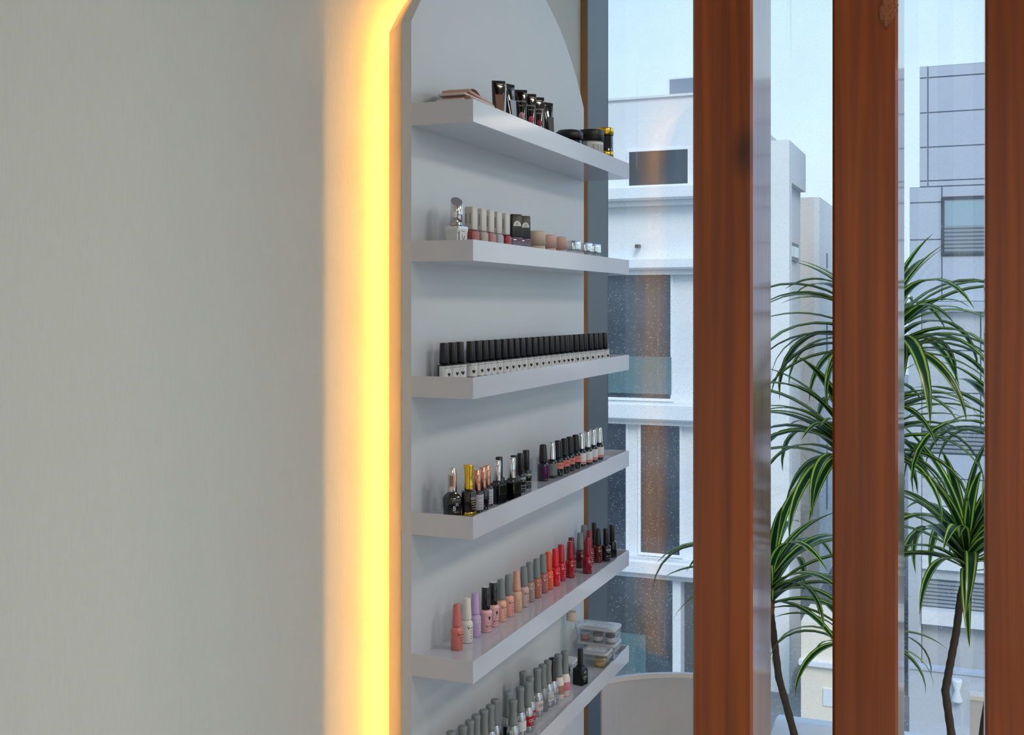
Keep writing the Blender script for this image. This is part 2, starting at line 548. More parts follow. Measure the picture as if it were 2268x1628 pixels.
# ------------------------------------------------------------------ arched shelf unit
XF = -0.863
Y0, Y1, YC, HW = 1.681, 2.589, 2.135, 0.454
ARC_C, ARC_R, SPR = CH + 0.14, 0.564, CH + 0.474
def outline(i=0.0, zb=0.06, iarc=None):
    ia = i if iarc is None else iarc
    r = ARC_R - ia
    hw = HW - i
    a0 = math.acos(min(1, hw / r))
    pts = [(YC - hw, zb + i), ]
    n = 40
    for k in range(n + 1):
        a = PI - a0 - (PI - 2 * a0) * k / n
        pts.append((YC + r * math.cos(a), ARC_C + r * math.sin(a)))
    pts.append((YC + hw, zb + i))
    return pts
def ring(x0, x1, po, pi_):
    """frame between two outlines with the same count, thickness x0..x1"""
    n = len(po)
    m = MB()
    vs = [(x0, *p) for p in po] + [(x1, *p) for p in po] + [(x0, *p) for p in pi_] + [(x1, *p) for p in pi_]
    fs = []
    for i in range(n):
        j = (i + 1) % n
        fs += [(i, j, j + n, i + n), (2 * n + i, 3 * n + i, 3 * n + j, 2 * n + j), (i, 2 * n + i, 2 * n + j, j), (i + n, j + n, 3 * n + j, 3 * n + i)]
    return m.add(vs, fs)
M_board = mat('white_laminate_board', rgb(206, 212, 218), 0.32, noise=0.02, scale=30)
M_edge = mat('pinkish_white_edging', rgb(240, 230, 220), 0.55)
M_shelf = mat('glossy_white_shelf', rgb(204, 209, 222), 0.12, coat=0.4, noise=0.01, scale=20)
M_edge_glow = bpy.data.materials.new('translucent_glow_edge')  # translucency and slanted shape added so the board edge looks brighter
M_edge_glow.use_nodes = True
_t = M_edge_glow.node_tree
_b = _t.nodes['Principled BSDF']
_b.inputs['Base Color'].default_value = rgb(240, 230, 220)
_b.inputs['Roughness'].default_value = 0.5
_tl = _t.nodes.new('ShaderNodeBsdfTranslucent'); _tl.inputs['Color'].default_value = (0.95, 0.93, 0.90, 1)
_mx = _t.nodes.new('ShaderNodeMixShader'); _mx.inputs[0].default_value = 0.6
_t.links.new(_b.outputs[0], _mx.inputs[1]); _t.links.new(_tl.outputs[0], _mx.inputs[2])
_t.links.new(_mx.outputs[0], _t.nodes['Material Output'].inputs[0])
unit = tag(empty('arched_shelf_unit', (XF, YC, 0)), 'white arched wall shelf unit with six tray shelves and warm backlight', 'shelf unit')
def upart(name, mb, m, parent=None):
    o = obj(name, mb, m, unit)
    o.matrix_parent_inverse = Matrix.Translation(-unit.location)
    return o
upart('front_board', MB().prism(outline(), -0.881, XF), M_board)
def prism2(pa, xa, pb, xb):
    n = len(pa)
    vs = [(xa, *p) for p in pa] + [(xb, *p) for p in pb]
    return MB().add(vs, [tuple(range(n)), tuple(reversed(range(n, 2 * n)))] + [(i, i + n, (i + 1) % n + n, (i + 1) % n) for i in range(n)])
upart('rear_board', MB().prism(outline(0.075, 0.12), -0.9003, -0.8812), M_edge)
def ringtaper(rows):
    n = len(rows[0][1])
    vs = []
    for x, p in rows:
        vs += [(x, *q) for q in p]
    k = len(rows)
    return MB().add(vs, [(q * n + i, q * n + (i + 1) % n, ((q + 1) % k) * n + (i + 1) % n, ((q + 1) % k) * n + i) for q in range(k) for i in range(n)])
upart('edge_frame', ringtaper([(-0.8812, outline(0.0005, 0.061)), (-0.9185, outline(0.026, 0.061)), (-0.9185, outline(0.030, 0.065)), (-0.8812, outline(0.0048, 0.066))]), M_edge_glow)['label'] = 'rear board edge, made translucent to glow warm'
mf = MB().box(XW, -0.9005, 1.86, 2.41, 0.3, CH + 0.4)
upart('mounting_box', mf, M_white)
M_led = emis('warm_led', (1.0, 0.45, 0.09, 1), 260)
pa, pb, pc, pd = (outline(i, 0.12) for i in (0.0810, 0.0822, 0.0828, 0.0816))
ledm = MB()
nl = len(pa)
ledm.add([(-0.9012, *p) for p in pa] + [(-0.9030, *p) for p in pb] + [(-0.9026, *p) for p in pc] + [(-0.9008, *p) for p in pd],
         [(q * nl + i, q * nl + i + 1, ((q + 1) % 4) * nl + i + 1, ((q + 1) % 4) * nl + i) for q in range(4) for i in range(nl - 1)])
led = upart('led_strip', ledm, M_led)
led['label'] = 'warm yellow glowing light strip behind the board'

LIPTOP = [0.3375, 0.108, -0.117, -0.3444, -0.5807, -0.8075]
BOT = [0.3003, 0.0736, -0.1524, -0.3814, -0.6168, -0.8445]
XO = -0.7503
REC = 0.012
FLOORS = []
for a, b in zip(LIPTOP, BOT):
    z1, z0 = CH + a, CH + b
    zf = z1 - REC
    FLOORS.append(zf + 0.0004)
    t = 0.003
    sh = upart('tray_shelf', MB().box(XF, XO, Y0, Y1, z0, zf), M_shelf)
    for nm, bx_ in (('front_lip', (XO - t, XO, Y0, Y1)), ('end_lip', (XF, XO - t, Y0, Y0 + t)), ('end_lip', (XF, XO - t, Y1 - t, Y1))):
        lo_ = obj(nm, MB().box(*bx_, zf, z1), M_shelf, sh)

# ------------------------------------------------------------------ wooden posts
YP = 1.10
M_wood = wood('varnished_brown_wood')
PW = 0.0535 * YP
for i, (x0, lab) in enumerate(((-0.2307, 'varnished brown wooden post nearest the shelf unit'), (-0.1094, 'varnished brown wooden post in the middle of the three'), (0.0116, 'varnished brown wooden post cut by the right picture edge'))):
    bx = x0 * YP
    t = tag(empty('wooden_post', (bx + PW / 2, YP + 0.0555, 0)), lab, 'post', 'wooden slat posts of the room divider')
    obj('post', MB().box(-PW / 2, PW / 2, -0.0555, 0.0555, 0, CEIL - 0.005, 0.0025), M_wood, t)
    if i == 1:
        km = MB()
        kr_ = random.Random(8)
        rad = [1 + kr_.uniform(-0.28, 0.22) for _ in range(18)]
        rows = [(1.0, 0.0), (0.93, 0.0012), (0.6, 0.0004), (0.3, 0.0010), (0.05, 0.0006)]
        km.loft([[(0.0085 * f * rad[i] * math.cos(2 * PI * i / 18), -h_, 0.0150 * f * rad[i] * math.sin(2 * PI * i / 18)) for i in range(18)] for f, h_ in rows])
        kn = obj('knot', km, mat('torn_knot_wood', rgb(140, 82, 48), 0.7, noise=0.35, scale=260, bump=1.0), t)
        kn.location = (PW / 2 - 0.0088, -0.0555, CH + 0.272)
        kn['label'] = 'torn pale knot'

# ------------------------------------------------------------------ things on the shelves
def gloss(name, c, rough=0.22):
    return mat('pol_' + name, rgb(*c), rough, coat=0.3)
CHROME = mat('silver_cap_metal', rgb(225, 222, 222), 0.12, metal=1.0)
GOLD = mat('gold_cap_metal', rgb(230, 190, 70), 0.14, metal=1.0)
ROSE = mat('rose_gold_cap_metal', rgb(222, 160, 135), 0.16, metal=1.0)
SILVER = mat('silver_bottle', rgb(190, 194, 198), 0.25, metal=0.85)
BLACK = mat('black_plastic', rgb(22, 23, 25), 0.38)
BLACKG = mat('black_glass', rgb(14, 14, 16), 0.08, coat=0.6)
INK = mat('black_print', rgb(30, 30, 32), 0.6)
WINK = mat('white_print', rgb(225, 225, 225), 0.6)
GINK = mat('grey_print', rgb(110, 112, 116), 0.6)
PAPER = mat('white_label_paper', rgb(226, 230, 232), 0.5)
PINKLAB = mat('salmon_label', rgb(226, 130, 120), 0.5)
GREYCAP = mat('grey_cap_plastic', rgb(126, 136, 138), 0.42)
WHITEDISC = mat('pale_cap_top', rgb(225, 225, 228), 0.3)
CLEAR = clear('clear_plastic', (0.93, 0.95, 0.95, 1), 0.07, 0.10)
CLEARB = clear('clear_bottle_glass', (0.95, 0.97, 0.96, 1), 0.06, 0.04)
FROST = clear('frosted_lid_plastic', (0.95, 0.96, 0.97, 1), 0.08, 0.6, (0.85, 0.88, 0.92, 1), 0.15)

MESH = {}
def cached(key, fn):
    if key not in MESH:
        MESH[key] = fn().mesh(key.split(':')[0])
    return MESH[key]

def shell(r, z0, z1, half, n=10):
    """paper label wrapped on a round bottle: thin, facing +x"""
    m = MB()
    vs = []
    for i in range(n + 1):
        a = R(-half + 2 * half * i / n)
        for rr, z in ((r, z0), (r, z1), (r + 0.00025, z1), (r + 0.00025, z0)):
            vs.append((rr * math.cos(a), rr * math.sin(a), z))
    rings = [vs[i * 4:i * 4 + 4] for i in range(n + 1)]
    return m.loft(rings, smooth=False)

FACE = -32.0
def bottle_root(label, group, x, y, z, face=FACE, cat='nail polish', name='nail_polish_bottle'):
    return tag(empty(name, (x, y, z), R(face)), label, cat, group)

V_ITEMS = lambda s=1.0: [('t', 'V', 0.0085 * s, -0.0035, 0.027 * s), ('t', 'venalisa', 0.0036 * s, 0.0035, 0.0265 * s), ('r', 0.006, 0.0007, 0.003, 0.021 * s), ('r', 0.005, 0.0007, 0.003, 0.017 * s), ('r', 0.006, 0.0007, 0.003, 0.012 * s), ('r', 0.004, 0.0007, 0.003, 0.008 * s)]

def taper(label, group, x, y, z, body, cap, ink=None, h=0.078, lab=None, face=FACE, fade=None):
    """round bottle with a tapering cap"""
    k = h / 0.078
    q = 1.08 if h < 0.075 else k
    t = bottle_root(label, group, x, y, z, face)
    bm = cached('body:taper%.4f' % h, lambda: MB().lathe([(0.0098 * q, 0), (0.0107 * q, 0.0012 * k), (0.0107 * q, 0.032 * k), (0.0102 * q, 0.0350 * k), (0.0088 * q, 0.0372 * k), (0.0072 * q, 0.0384 * k), (0.0068 * q, 0.0400 * k)], 24))
    obj('body', bm, body, t)
    cm = cached('cap:taper%.4f' % h, lambda: MB().lathe([(0.0080 * q, 0.0402 * k), (0.0083 * q, 0.0408 * k), (0.0083 * q, 0.0425 * k), (0.0066 * q, 0.0755 * k), (0.0060 * q, 0.0772 * k), (0.0048 * k, 0.078 * k)], 24))
    obj('cap', cm, cap, t)
    if lab == 'pink':
        l = obj('label', cached('label:tp%.4f' % h, lambda: shell(0.0108 * q, 0.016 * k, 0.030 * k, 60)), PINKLAB, t)
        obj('lettering', marks('tp%.4f' % h, [('t', 'V', 0.007 * k, -0.003, 0.0245 * k), ('t', 'venalisa', 0.003 * k, 0.003, 0.0235 * k)], 0.0112 * q), INK, l)
    elif lab == 'white':
        l = obj('label', cached('label:tw%.4f' % h, lambda: shell(0.0108 * q, 0.006 * k, 0.031 * k, 62)), PAPER, t)
        obj('lettering', marks('tw%.4f' % h, [('t', 'V', 0.007 * k, -0.003, 0.027 * k), ('t', 'venalisa', 0.003 * k, 0.003, 0.0265 * k), ('r', 0.006, 0.0006, 0, 0.020 * k)], 0.0112 * q), INK, l)
        obj('label_band', cached('band:tw%.4f' % h, lambda: shell(0.01107 * q, 0.007 * k, 0.0115 * k, 60)), PINKLAB, l)
    elif lab == 'holo':
        obj('label', cached('label:th%.4f' % h, lambda: shell(0.0108 * q, 0.006 * k, 0.033 * k, 50)), mat('holographic_label', rgb(96, 40, 92), 0.25, metal=0.6, noise=0.8, scale=160), t)
    elif lab == 'grey':
        l = obj('label', cached('label:tg%.4f' % h, lambda: shell(0.0108 * q, 0.006 * k, 0.032 * k, 60)), mat('grey_label', rgb(120, 124, 128), 0.45), t)
        obj('lettering', marks('tw%.4f' % h, [], 0.0112), INK, l)
    elif ink:
        obj('lettering', marks('tv%.4f' % h, V_ITEMS(k), 0.01085 * q), ink, t)
    return t

def straight(label, group, x, y, z, body, cap, h=0.073, items=None, ink=WINK, lab=None, face=FACE, capr=0.0066, flare=False):
    """round bottle with flat shoulder and cylindrical (or flared) cap"""
    k = h / 0.073
    t = bottle_root(label, group, x, y, z, face)
    obj('body', cached('body:st%.4f' % h, lambda: MB().lathe([(0.0100 * k, 0), (0.0108 * k, 0.0012 * k), (0.0108 * k, 0.0325 * k), (0.0102 * k, 0.0345 * k), (0.0080 * k, 0.0358 * k), (0.0064 * k, 0.0362 * k), (0.0064 * k, 0.0368 * k)], 24)), body, t)
    if flare:
        pr = [(0.0078, 0.0370 * k), (0.0084, 0.038 * k), (0.0078, 0.044 * k), (0.0071, 0.054 * k), (0.0078, 0.064 * k), (0.0090, 0.0715 * k), (0.0090, 0.0726 * k), (0.0083, 0.073 * k)]
    else:
        pr = [(capr - 0.0003, 0.0370 * k), (capr, 0.0374 * k), (capr, 0.0722 * k), (capr - 0.0008, 0.073 * k)]
    obj('cap', cached('cap:st%.4f%s%.4f' % (h, flare, capr), lambda: MB().lathe(pr, 24)), cap, t)
    par = t
    if lab:
        par = obj('label', cached('label:st%.4f' % h, lambda: shell(0.0109 * k, 0.005 * k, 0.031 * k, 65)), lab, t)
    if items:
        obj('lettering', marks('st' + str(items) + '%.4f' % h, items, 0.0112 * k if lab else 0.0109 * k + 0.0001), ink, par)
    return t

def squareb(label, group, x, y, z, body, cap, h=0.077, s=0.0135, face=-20, items=None, ink=WINK, capr=0.0068, curvy=False):
    t = bottle_root(label, group, x, y, z, face)
    if curvy:
        pr = [(s * 0.86, s * 0.86, 0), (s * 0.9, s * 0.9, 0.0015), (s, s, 0.026), (s * 0.97, s * 0.97, 0.031), (s * 0.78, s * 0.78, 0.0355), (0.0066, 0.0066, 0.0395), (0.0066, 0.0066, 0.0402)]
    else:
        pr = [(s * 0.96, s * 0.96, 0), (s, s, 0.0012), (s, s, 0.0325), (s * 0.95, s * 0.95, 0.0345), (0.0068, 0.0068, 0.0375), (0.0064, 0.0064, 0.0402)]
    obj('body', cached('body:sq%.4f%s' % (s, curvy), lambda: MB().rrect(pr, 0.22 if not curvy else 0.45, smooth=curvy)), body, t)
    c = obj('cap', cached('cap:sq%.4f%.4f' % (h, capr), lambda: MB().lathe([(capr - 0.0003, 0.0404), (capr, 0.041), (capr, h - 0.0012), (capr - 0.001, h)], 24)), cap, t)
    if items:
        obj('lettering', marks('sq' + str(items), items, s + 0.0002, True), ink, t)
    return t, c

ORD = ['first', 'second', 'third', 'fourth', 'fifth', 'sixth', 'seventh', 'eighth', 'ninth', 'tenth', 'eleventh', 'twelfth', 'thirteenth', 'fourteenth', 'fifteenth', 'sixteenth', 'seventeenth', 'eighteenth', 'nineteenth', 'twentieth', 'twenty-first', 'twenty-second', 'twenty-third', 'twenty-fourth', 'twenty-fifth', 'twenty-sixth', 'twenty-seventh', 'last']

# ---- top shelf
z = FLOORS[0]
rng = random.Random(4)
cards = [(206, 160, 145), (185, 132, 115), (226, 205, 198), (196, 145, 128), (228, 214, 210), (190, 140, 124), (224, 208, 202), (205, 160, 145)]
cz = z
names = ['bottom', 'second from bottom', 'third from bottom', 'fourth from bottom', 'fourth from top', 'third from top', 'second from top', 'top']
for i, cc in enumerate(cards):
    th = 0.0050
    t = obj('sample_card', MB().box(-0.025, 0.025, -0.071, 0.071, 0, th - 0.0004, 0.0008), mat('card_%d' % i, rgb(*cc), 0.5, noise=0.06, scale=90, stretch=(1, 1, 30)), None, (-0.817 + rng.uniform(-0.002, 0.002), 1.806 + rng.uniform(-0.006, 0.006), cz), R(rng.uniform(-4, 4) + 4))
    tag(t, 'pinkish sample card pack, %s of the flat pile on the top shelf' % names[i], 'sample card', 'pile of sample cards on the top shelf')
    cz += th
# curled leaflet on the pile
m = MB()
rings = []
for i in range(9):
    u = -1 + i / 4
    hgt = 0.0015 + 0.0085 * (1 - u * u)
    rings.append([(-0.022, u * 0.036, hgt), (0.022, u * 0.036, hgt), (0.022, u * 0.036, hgt + 0.0008), (-0.022, u * 0.036, hgt + 0.0008)])
m.loft(rings, smooth=False)
tag(obj('leaflet', m, mat('leaflet_paper', rgb(205, 168, 150), 0.45), None, (-0.818, 1.79, cz - 0.001), R(6)), 'bowed pinkish leaflet lying on top of the sample card pile', 'leaflet')

def tube(label, y, h, rz, stripe, kind, wtop=0.013, lean=0.0):
    t = tag(empty('squeeze_tube', (-0.80, y, z), R(rz)), label, 'tube', 'black squeeze tubes on the top shelf')
    t.rotation_euler[1] = R(lean)
    def body():
        rings = []
        n = 20
        for u in (0.0, 0.15, 0.4, 0.65, 0.86, 0.90, 1.0):
            zz = 0.018 + (h - 0.018) * u
            f = min(1, u / 0.86)
            hx = 0.0105 * (1 - f) + 0.0009 * f
            hy = 0.0105 * (1 - f) + wtop * f
            rings.append([(hx * math.cos(2 * PI * i / n), hy * math.sin(2 * PI * i / n), zz) for i in range(n)])
        return MB().loft(rings)
    obj('body', cached('tbody:%.3f%.4f' % (h, wtop), body), BLACKG, t)
    obj('cap', cached('tcap:', lambda: MB().lathe([(0.0098, 0), (0.0102, 0.001), (0.0102, 0.0165), (0.0096, 0.0178)], 20)), BLACK, t)
    hh = h - 0.018
    if kind == 'photo':
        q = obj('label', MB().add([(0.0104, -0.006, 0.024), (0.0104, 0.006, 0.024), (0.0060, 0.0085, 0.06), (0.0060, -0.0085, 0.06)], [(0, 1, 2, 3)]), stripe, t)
    elif kind == 'text':
        m = MB()
        vs, fs = text_points('POLYGEL', 0.0046)
        m.add([(0.0052 - b * 0.10, a, 0.066 + b) for a, b, _ in vs], fs)
        vs, fs = text_points('Nail Kit', 0.003)
        m.add([(0.0062 - b * 0.10, a, 0.058 + b) for a, b, _ in vs], fs)
        obj('lettering', m, WINK, t)
        d = MB()
        d.add([(0.0092, 0.006 * math.cos(2 * PI * i / 12), 0.038 + 0.007 * math.sin(2 * PI * i / 12)) for i in range(12)] + [(0.0125, 0, 0.038)], [(i, (i + 1) % 12, 12) for i in range(12)])
        obj('emblem', d, stripe, t)
    return t
tube('black squeeze tube with brown picture label next to the card pile', 1.907, 0.086, -52, mat('tube_brown', rgb(120, 74, 56), 0.4), 'photo')
tube('black squeeze tube turned edge-on with painted silvery highlight, second in row', 1.965, 0.090, -20, mat('tube_highlight', rgb(170, 180, 200), 0.25), 'photo', 0.012)  # highlight is a pale patch coloured onto the tube front
tube('black squeeze tube with pale pink blossom emblem, third in row', 2.018, 0.089, -58, mat('tube_palepink', rgb(205, 160, 160), 0.4), 'text', 0.012)
tube('black squeeze tube with bright pink blossom emblem, fourth in row', 2.068, 0.090, -56, mat('tube_pink', rgb(215, 90, 120), 0.4), 'text', 0.012)
tube('black squeeze tube with dull red emblem, fifth in row', 2.113, 0.091, -54, mat('tube_red', rgb(150, 70, 70), 0.4), 'text', 0.012)
tube('black squeeze tube standing apart, leaning slightly, last in row', 2.172, 0.090, -30, mat('tube_darkgrey', rgb(50, 56, 66), 0.3), 'photo', 0.012)

def jar(label, x, y, zz, r, h, body, lid, lidh, group, name='cream_jar', cat='jar', dome=0.0, label_m=None, extra=None):
    t = tag(empty(name, (x, y, zz), R(FACE)), label, cat, group)
    obj('body', MB().lathe([(r * 0.90, 0), (r * 0.96, 0.002), (r * 0.96, h - lidh - 0.0005), (r * 0.9, h - lidh)], 28), body, t)
    obj('lid', MB().lathe([(r, h - lidh + 0.0003), (r, h - 0.003 - dome), (r * 0.96, h - 0.001 - dome), (r * 0.8, h - dome * 0.4), (r * 0.3, h)], 28), lid, t)
    if label_m:
        l = obj('label', shell(r * 0.963, 0.004, h - lidh - 0.003, 55, 12), label_m, t)
        bars = MB()
        rr = r * 0.963 + 0.0004
        for i in range(12):
            a = -0.6 + i * 0.11
            wd = (0.02, 0.045, 0.03)[i % 3]
            bars.add([(rr * math.cos(a), rr * math.sin(a), 0.010), (rr * math.cos(a + wd), rr * math.sin(a + wd), 0.010), (rr * math.cos(a + wd), rr * math.sin(a + wd), h - lidh - 0.008), (rr * math.cos(a), rr * math.sin(a), h - lidh - 0.008)], [(0, 1, 2, 3)])
        obj('barcode', bars, INK, l)
    if extra:
        extra(t)
    return t
G = 'jars at the window end of the top shelf'
jar('low wide black jar with domed lid on the top shelf', -0.800, 2.300, z, 0.030, 0.053, BLACKG, BLACK, 0.022, G, dome=0.006)
jar('black jar with white barcode label near end of top shelf', -0.786, 2.405, z, 0.0295, 0.066, mat('jar_pale', rgb(150, 150, 156), 0.2), BLACK, 0.026, G, label_m=PAPER)
def goldband(t):
    obj('gold_band', MB().lathe([(0.0215, 0.022), (0.0222, 0.0225), (0.0222, 0.032), (0.0215, 0.0325)], 24), GOLD, t)
jar('black jar with gold lid and gold band at end of top shelf', -0.790, 2.520, z, 0.022, 0.088, BLACKG, GOLD, 0.018, G, extra=goldband)

# ---- second shelf
z = FLOORS[1]
G2 = 'bottles on the second shelf'
t = bottle_root('tall mirror-silver polish bottle with slanted cap on the second shelf', G2, -0.813, 1.752, z, -14)
s_ = 0.0150
obj('body', MB().rrect([(s_ * 0.93, s_ * 0.93, 0), (s_ * 0.95, s_ * 0.95, 0.001), (s_ * 0.90, s_ * 0.90, 0.012), (s_ * 0.92, s_ * 0.92, 0.026), (s_, s_, 0.035), (s_ * 0.93, s_ * 0.93, 0.0385), (0.009, 0.009, 0.040)], 0.16, smooth=False), mat('bright_silver_bottle', rgb(228, 226, 222), 0.10, metal=0.9), t)
m = MB()
n = 28
rr = 0.0103
rings = [[(rr * math.cos(2 * PI * i / n), rr * math.sin(2 * PI * i / n), 0.0403) for i in range(n)],
         [(rr * math.cos(2 * PI * i / n), rr * math.sin(2 * PI * i / n), 0.0815 - 0.0085 * math.cos(2 * PI * i / n + R(38))) for i in range(n)],
         [(0.9 * rr * math.cos(2 * PI * i / n), 0.9 * rr * math.sin(2 * PI * i / n), 0.0819 - 0.9 * 0.0085 * math.cos(2 * PI * i / n + R(38))) for i in range(n)]]
m.loft(rings)
cpo = obj('cap', m, CHROME, t)
lb = obj('label', MB().box(s_ * 0.985, s_ * 0.995, -0.0105, 0.0105, 0.004, 0.036), PAPER, t)
obj('lettering', marks('silverV', [('t', 'V', 0.015, 0, 0.017), ('r', 0.009, 0.0007, 0, 0.030), ('r', 0.007, 0.0006, 0, 0.006)], s_ * 1.0, True), INK, lb)

WCAP = mat('white_cap_plastic', rgb(214, 212, 206), 0.4)
def whitecap(label, y, body, lettering, x=-0.81):
    t = bottle_root(label, G2, x, y, z, -6)
    obj('body', cached('body:wc', lambda: MB().rrect([(0.0112, 0.0112, 0), (0.0120, 0.0120, 0.001), (0.0120, 0.0120, 0.031), (0.0105, 0.0105, 0.0345), (0.0072, 0.0072, 0.0362)], 0.4)), body, t)
    c = obj('cap', cached('cap:wc', lambda: MB().rrect([(0.0088, 0.0088, 0.0364), (0.0090, 0.0090, 0.037), (0.0090, 0.0090, 0.0752), (0.0082, 0.0082, 0.0765)], 0.3)), WCAP, t)
    if lettering:
        # vertical writing on the camera-side face of the cap
        vs, fs = text_points('essentials', 0.0052)
        m = MB().add([(0.003 - b, -0.00915, 0.056 - a) for a, b, _ in vs], fs)
        if lettering > 1:
            vs, fs = text_points('IIIIIIIIIII', 0.0075)
            m.add([(-0.0045 - b * 0.7, -0.00915, 0.056 - a * 0.9) for a, b, _ in vs], fs)
        obj('lettering', m, INK, c)
    return t
def tint(name, c, a):
    return clear('tint_' + name, tuple(v * 0.9 for v in rgb(*c)[:3]) + (1,), 0.06, a, rgb(*c))
whitecap('white-capped deep pink polish beside the silver bottle, barcode on cap', 1.806, tint('pinkA', (190, 100, 100), 0.8), 2)
whitecap('white-capped pale clear-pink polish, second of the white caps, barcode on cap', 1.846, tint('clearpink', (215, 196, 190), 0.7), 2)
whitecap('white-capped dusty pink polish, third of the white caps', 1.882, tint('pinkB', (205, 140, 135), 0.8), 1)
whitecap('white-capped clear polish, fourth of the white caps', 1.918, tint('clearw', (215, 220, 218), 0.6), 1)
whitecap('white-capped crimson polish, last of the white caps', 1.957, tint('crimson', (170, 20, 50), 0.92), 1)
def blackcap(label, y):
    t = bottle_root(label, G2, -0.81, y, z, -40)
    obj('body', cached('body:bc', lambda: MB().rrect([(0.0120, 0.0120, 0), (0.0128, 0.0128, 0.001), (0.0128, 0.0128, 0.032), (0.0120, 0.0120, 0.0345)], 0.3)), tint('lilac', (170, 150, 178), 0.45), t)
    obj('ball', cached('liq:bc', lambda: MB().rrect([(0.0100, 0.0100, 0.0012), (0.0102, 0.0102, 0.010), (0.0090, 0.0090, 0.016)], 0.4)), mat('purple_glitter', rgb(150, 70, 160), 0.3, noise=0.5, scale=300), t)
    c = obj('cap', cached('cap:bc', lambda: MB().rrect([(0.0124, 0.0124, 0.0348), (0.0126, 0.0126, 0.0355), (0.0118, 0.0118, 0.077), (0.0110, 0.0110, 0.0782)], 0.25)), BLACK, t)
    pts = [(0.0085 * math.cos(PI * i / 10), 0.010 * math.sin(PI * i / 10)) for i in range(11)]
    l = obj('label', marks('halfdome', [('p', pts, 0, 0.0555)], 0.0128, True), PAPER, c)
    obj('lettering', marks('halftext', [('t', 'gel', 0.0048, 0, 0.0615), ('t', 'NAIL', 0.0032, 0, 0.0578)], 0.0130, True), GINK, l)
blackcap('black-capped clear polish with half-round white sticker beside the crimson one', 2.008)
blackcap('second black-capped clear polish with half-round sticker beside the cream pot', 2.052)
POTS = [('largest cream-coloured lidded pot on the second shelf', 2.114, 0.0215, 0.053, (205, 190, 170)), ('pale pink lidded pot, middle of the three pots', 2.187, 0.0185, 0.0495, (216, 178, 168)), ('pale pink lidded pot nearest the small silver pots', 2.254, 0.0178, 0.0492, (212, 172, 162))]
for lab, y, r, h, c in POTS:
    mm = mat('pot_%d_%d' % (c[0], c[1]), rgb(*c), 0.4)
    jar(lab, -0.808, y, z, r, h, mm, mm, h * 0.55, 'pastel pots on the second shelf', 'lidded_pot')
for i, y in enumerate((2.335, 2.418, 2.480)):
    t = tag(empty('square_pot', (-0.806, y, z), R(-24)), 'small square silver-lidded pot, %s of the three at shelf end' % ['first', 'middle', 'last'][i], 'jar', 'square silver pots on the second shelf')
    obj('base', cached('sqb:', lambda: MB().rrect([(0.0130, 0.0130, 0), (0.0140, 0.0140, 0.001), (0.0140, 0.0140, 0.023), (0.012, 0.012, 0.0245)], 0.25)), CLEAR, t)
    obj('lid', cached('sql:', lambda: MB().rrect([(0.0148, 0.0148, 0.0247), (0.0150, 0.0150, 0.0255), (0.0150, 0.0150, 0.0435), (0.0138, 0.0138, 0.0448)], 0.22)), CHROME, t)

# ---- third shelf: one long row
z = FLOORS[2]
YS = [1.7282, 1.7612, 1.7910, 1.8373, 1.8684, 1.8975, 1.9254, 1.9570, 1.9891, 2.0204, 2.0510, 2.0829, 2.1168, 2.1506, 2.1834, 2.2153, 2.2499, 2.2822, 2.3153, 2.3458, 2.3735, 2.4111, 2.4454, 2.4775, 2.5173, 2.5551, 2.5889, 2.6320]
heart = []
for i in range(24):
    a = 2 * PI * i / 24
    heart.append((0.00022 * 16 * math.sin(a) ** 3, 0.00026 * (13 * math.cos(a) - 5 * math.cos(2 * a) - 2 * math.cos(3 * a) - math.cos(4 * a))))
def row_bottle(i, x, y):
    t = bottle_root('black-capped bottle with white heart label, %s on third shelf' % (ORD[i] + ' from the left' if i < 27 else 'rightmost of the row'), 'row of heart label bottles on the third shelf', x, y, z, FACE + rowr.uniform(-10, 10))
    obj('body', cached('body:row', lambda: MB().lathe([(0.0110, 0), (0.0118, 0.001), (0.0118, 0.0255), (0.0112, 0.0270), (0.0088, 0.0282), (0.0070, 0.0286), (0.0070, 0.0292)], 24)), BLACKG, t)
    obj('cap', cached('cap:row', lambda: MB().lathe([(0.0084, 0.0294), (0.0087, 0.030), (0.0074, 0.0640), (0.0070, 0.0648)], 24)), BLACK, t)
    l = obj('label', cached('label:row', lambda: shell(0.0119, 0.002, 0.0252, 84, 16)), PAPER, t)
    obj('lettering', marks('row', [('t', 'MOO-LIN', 0.0036, -0.001, 0.0222), ('p', heart, 0.001, 0.0108), ('r', 0.004, 0.0004, 0.001, 0.0185), ('p', [(-0.0006, 0), (0, -0.0012), (0.0006, 0), (0, 0.0012)], 0.001, 0.0158)], 0.0123), INK, l)
rowr = random.Random(2)
for i, y in enumerate(YS):
    x = -0.835 + 0.035 * (y - YS[0]) / (YS[-1] - YS[0])
    row_bottle(i, x, y * x / -0.825)

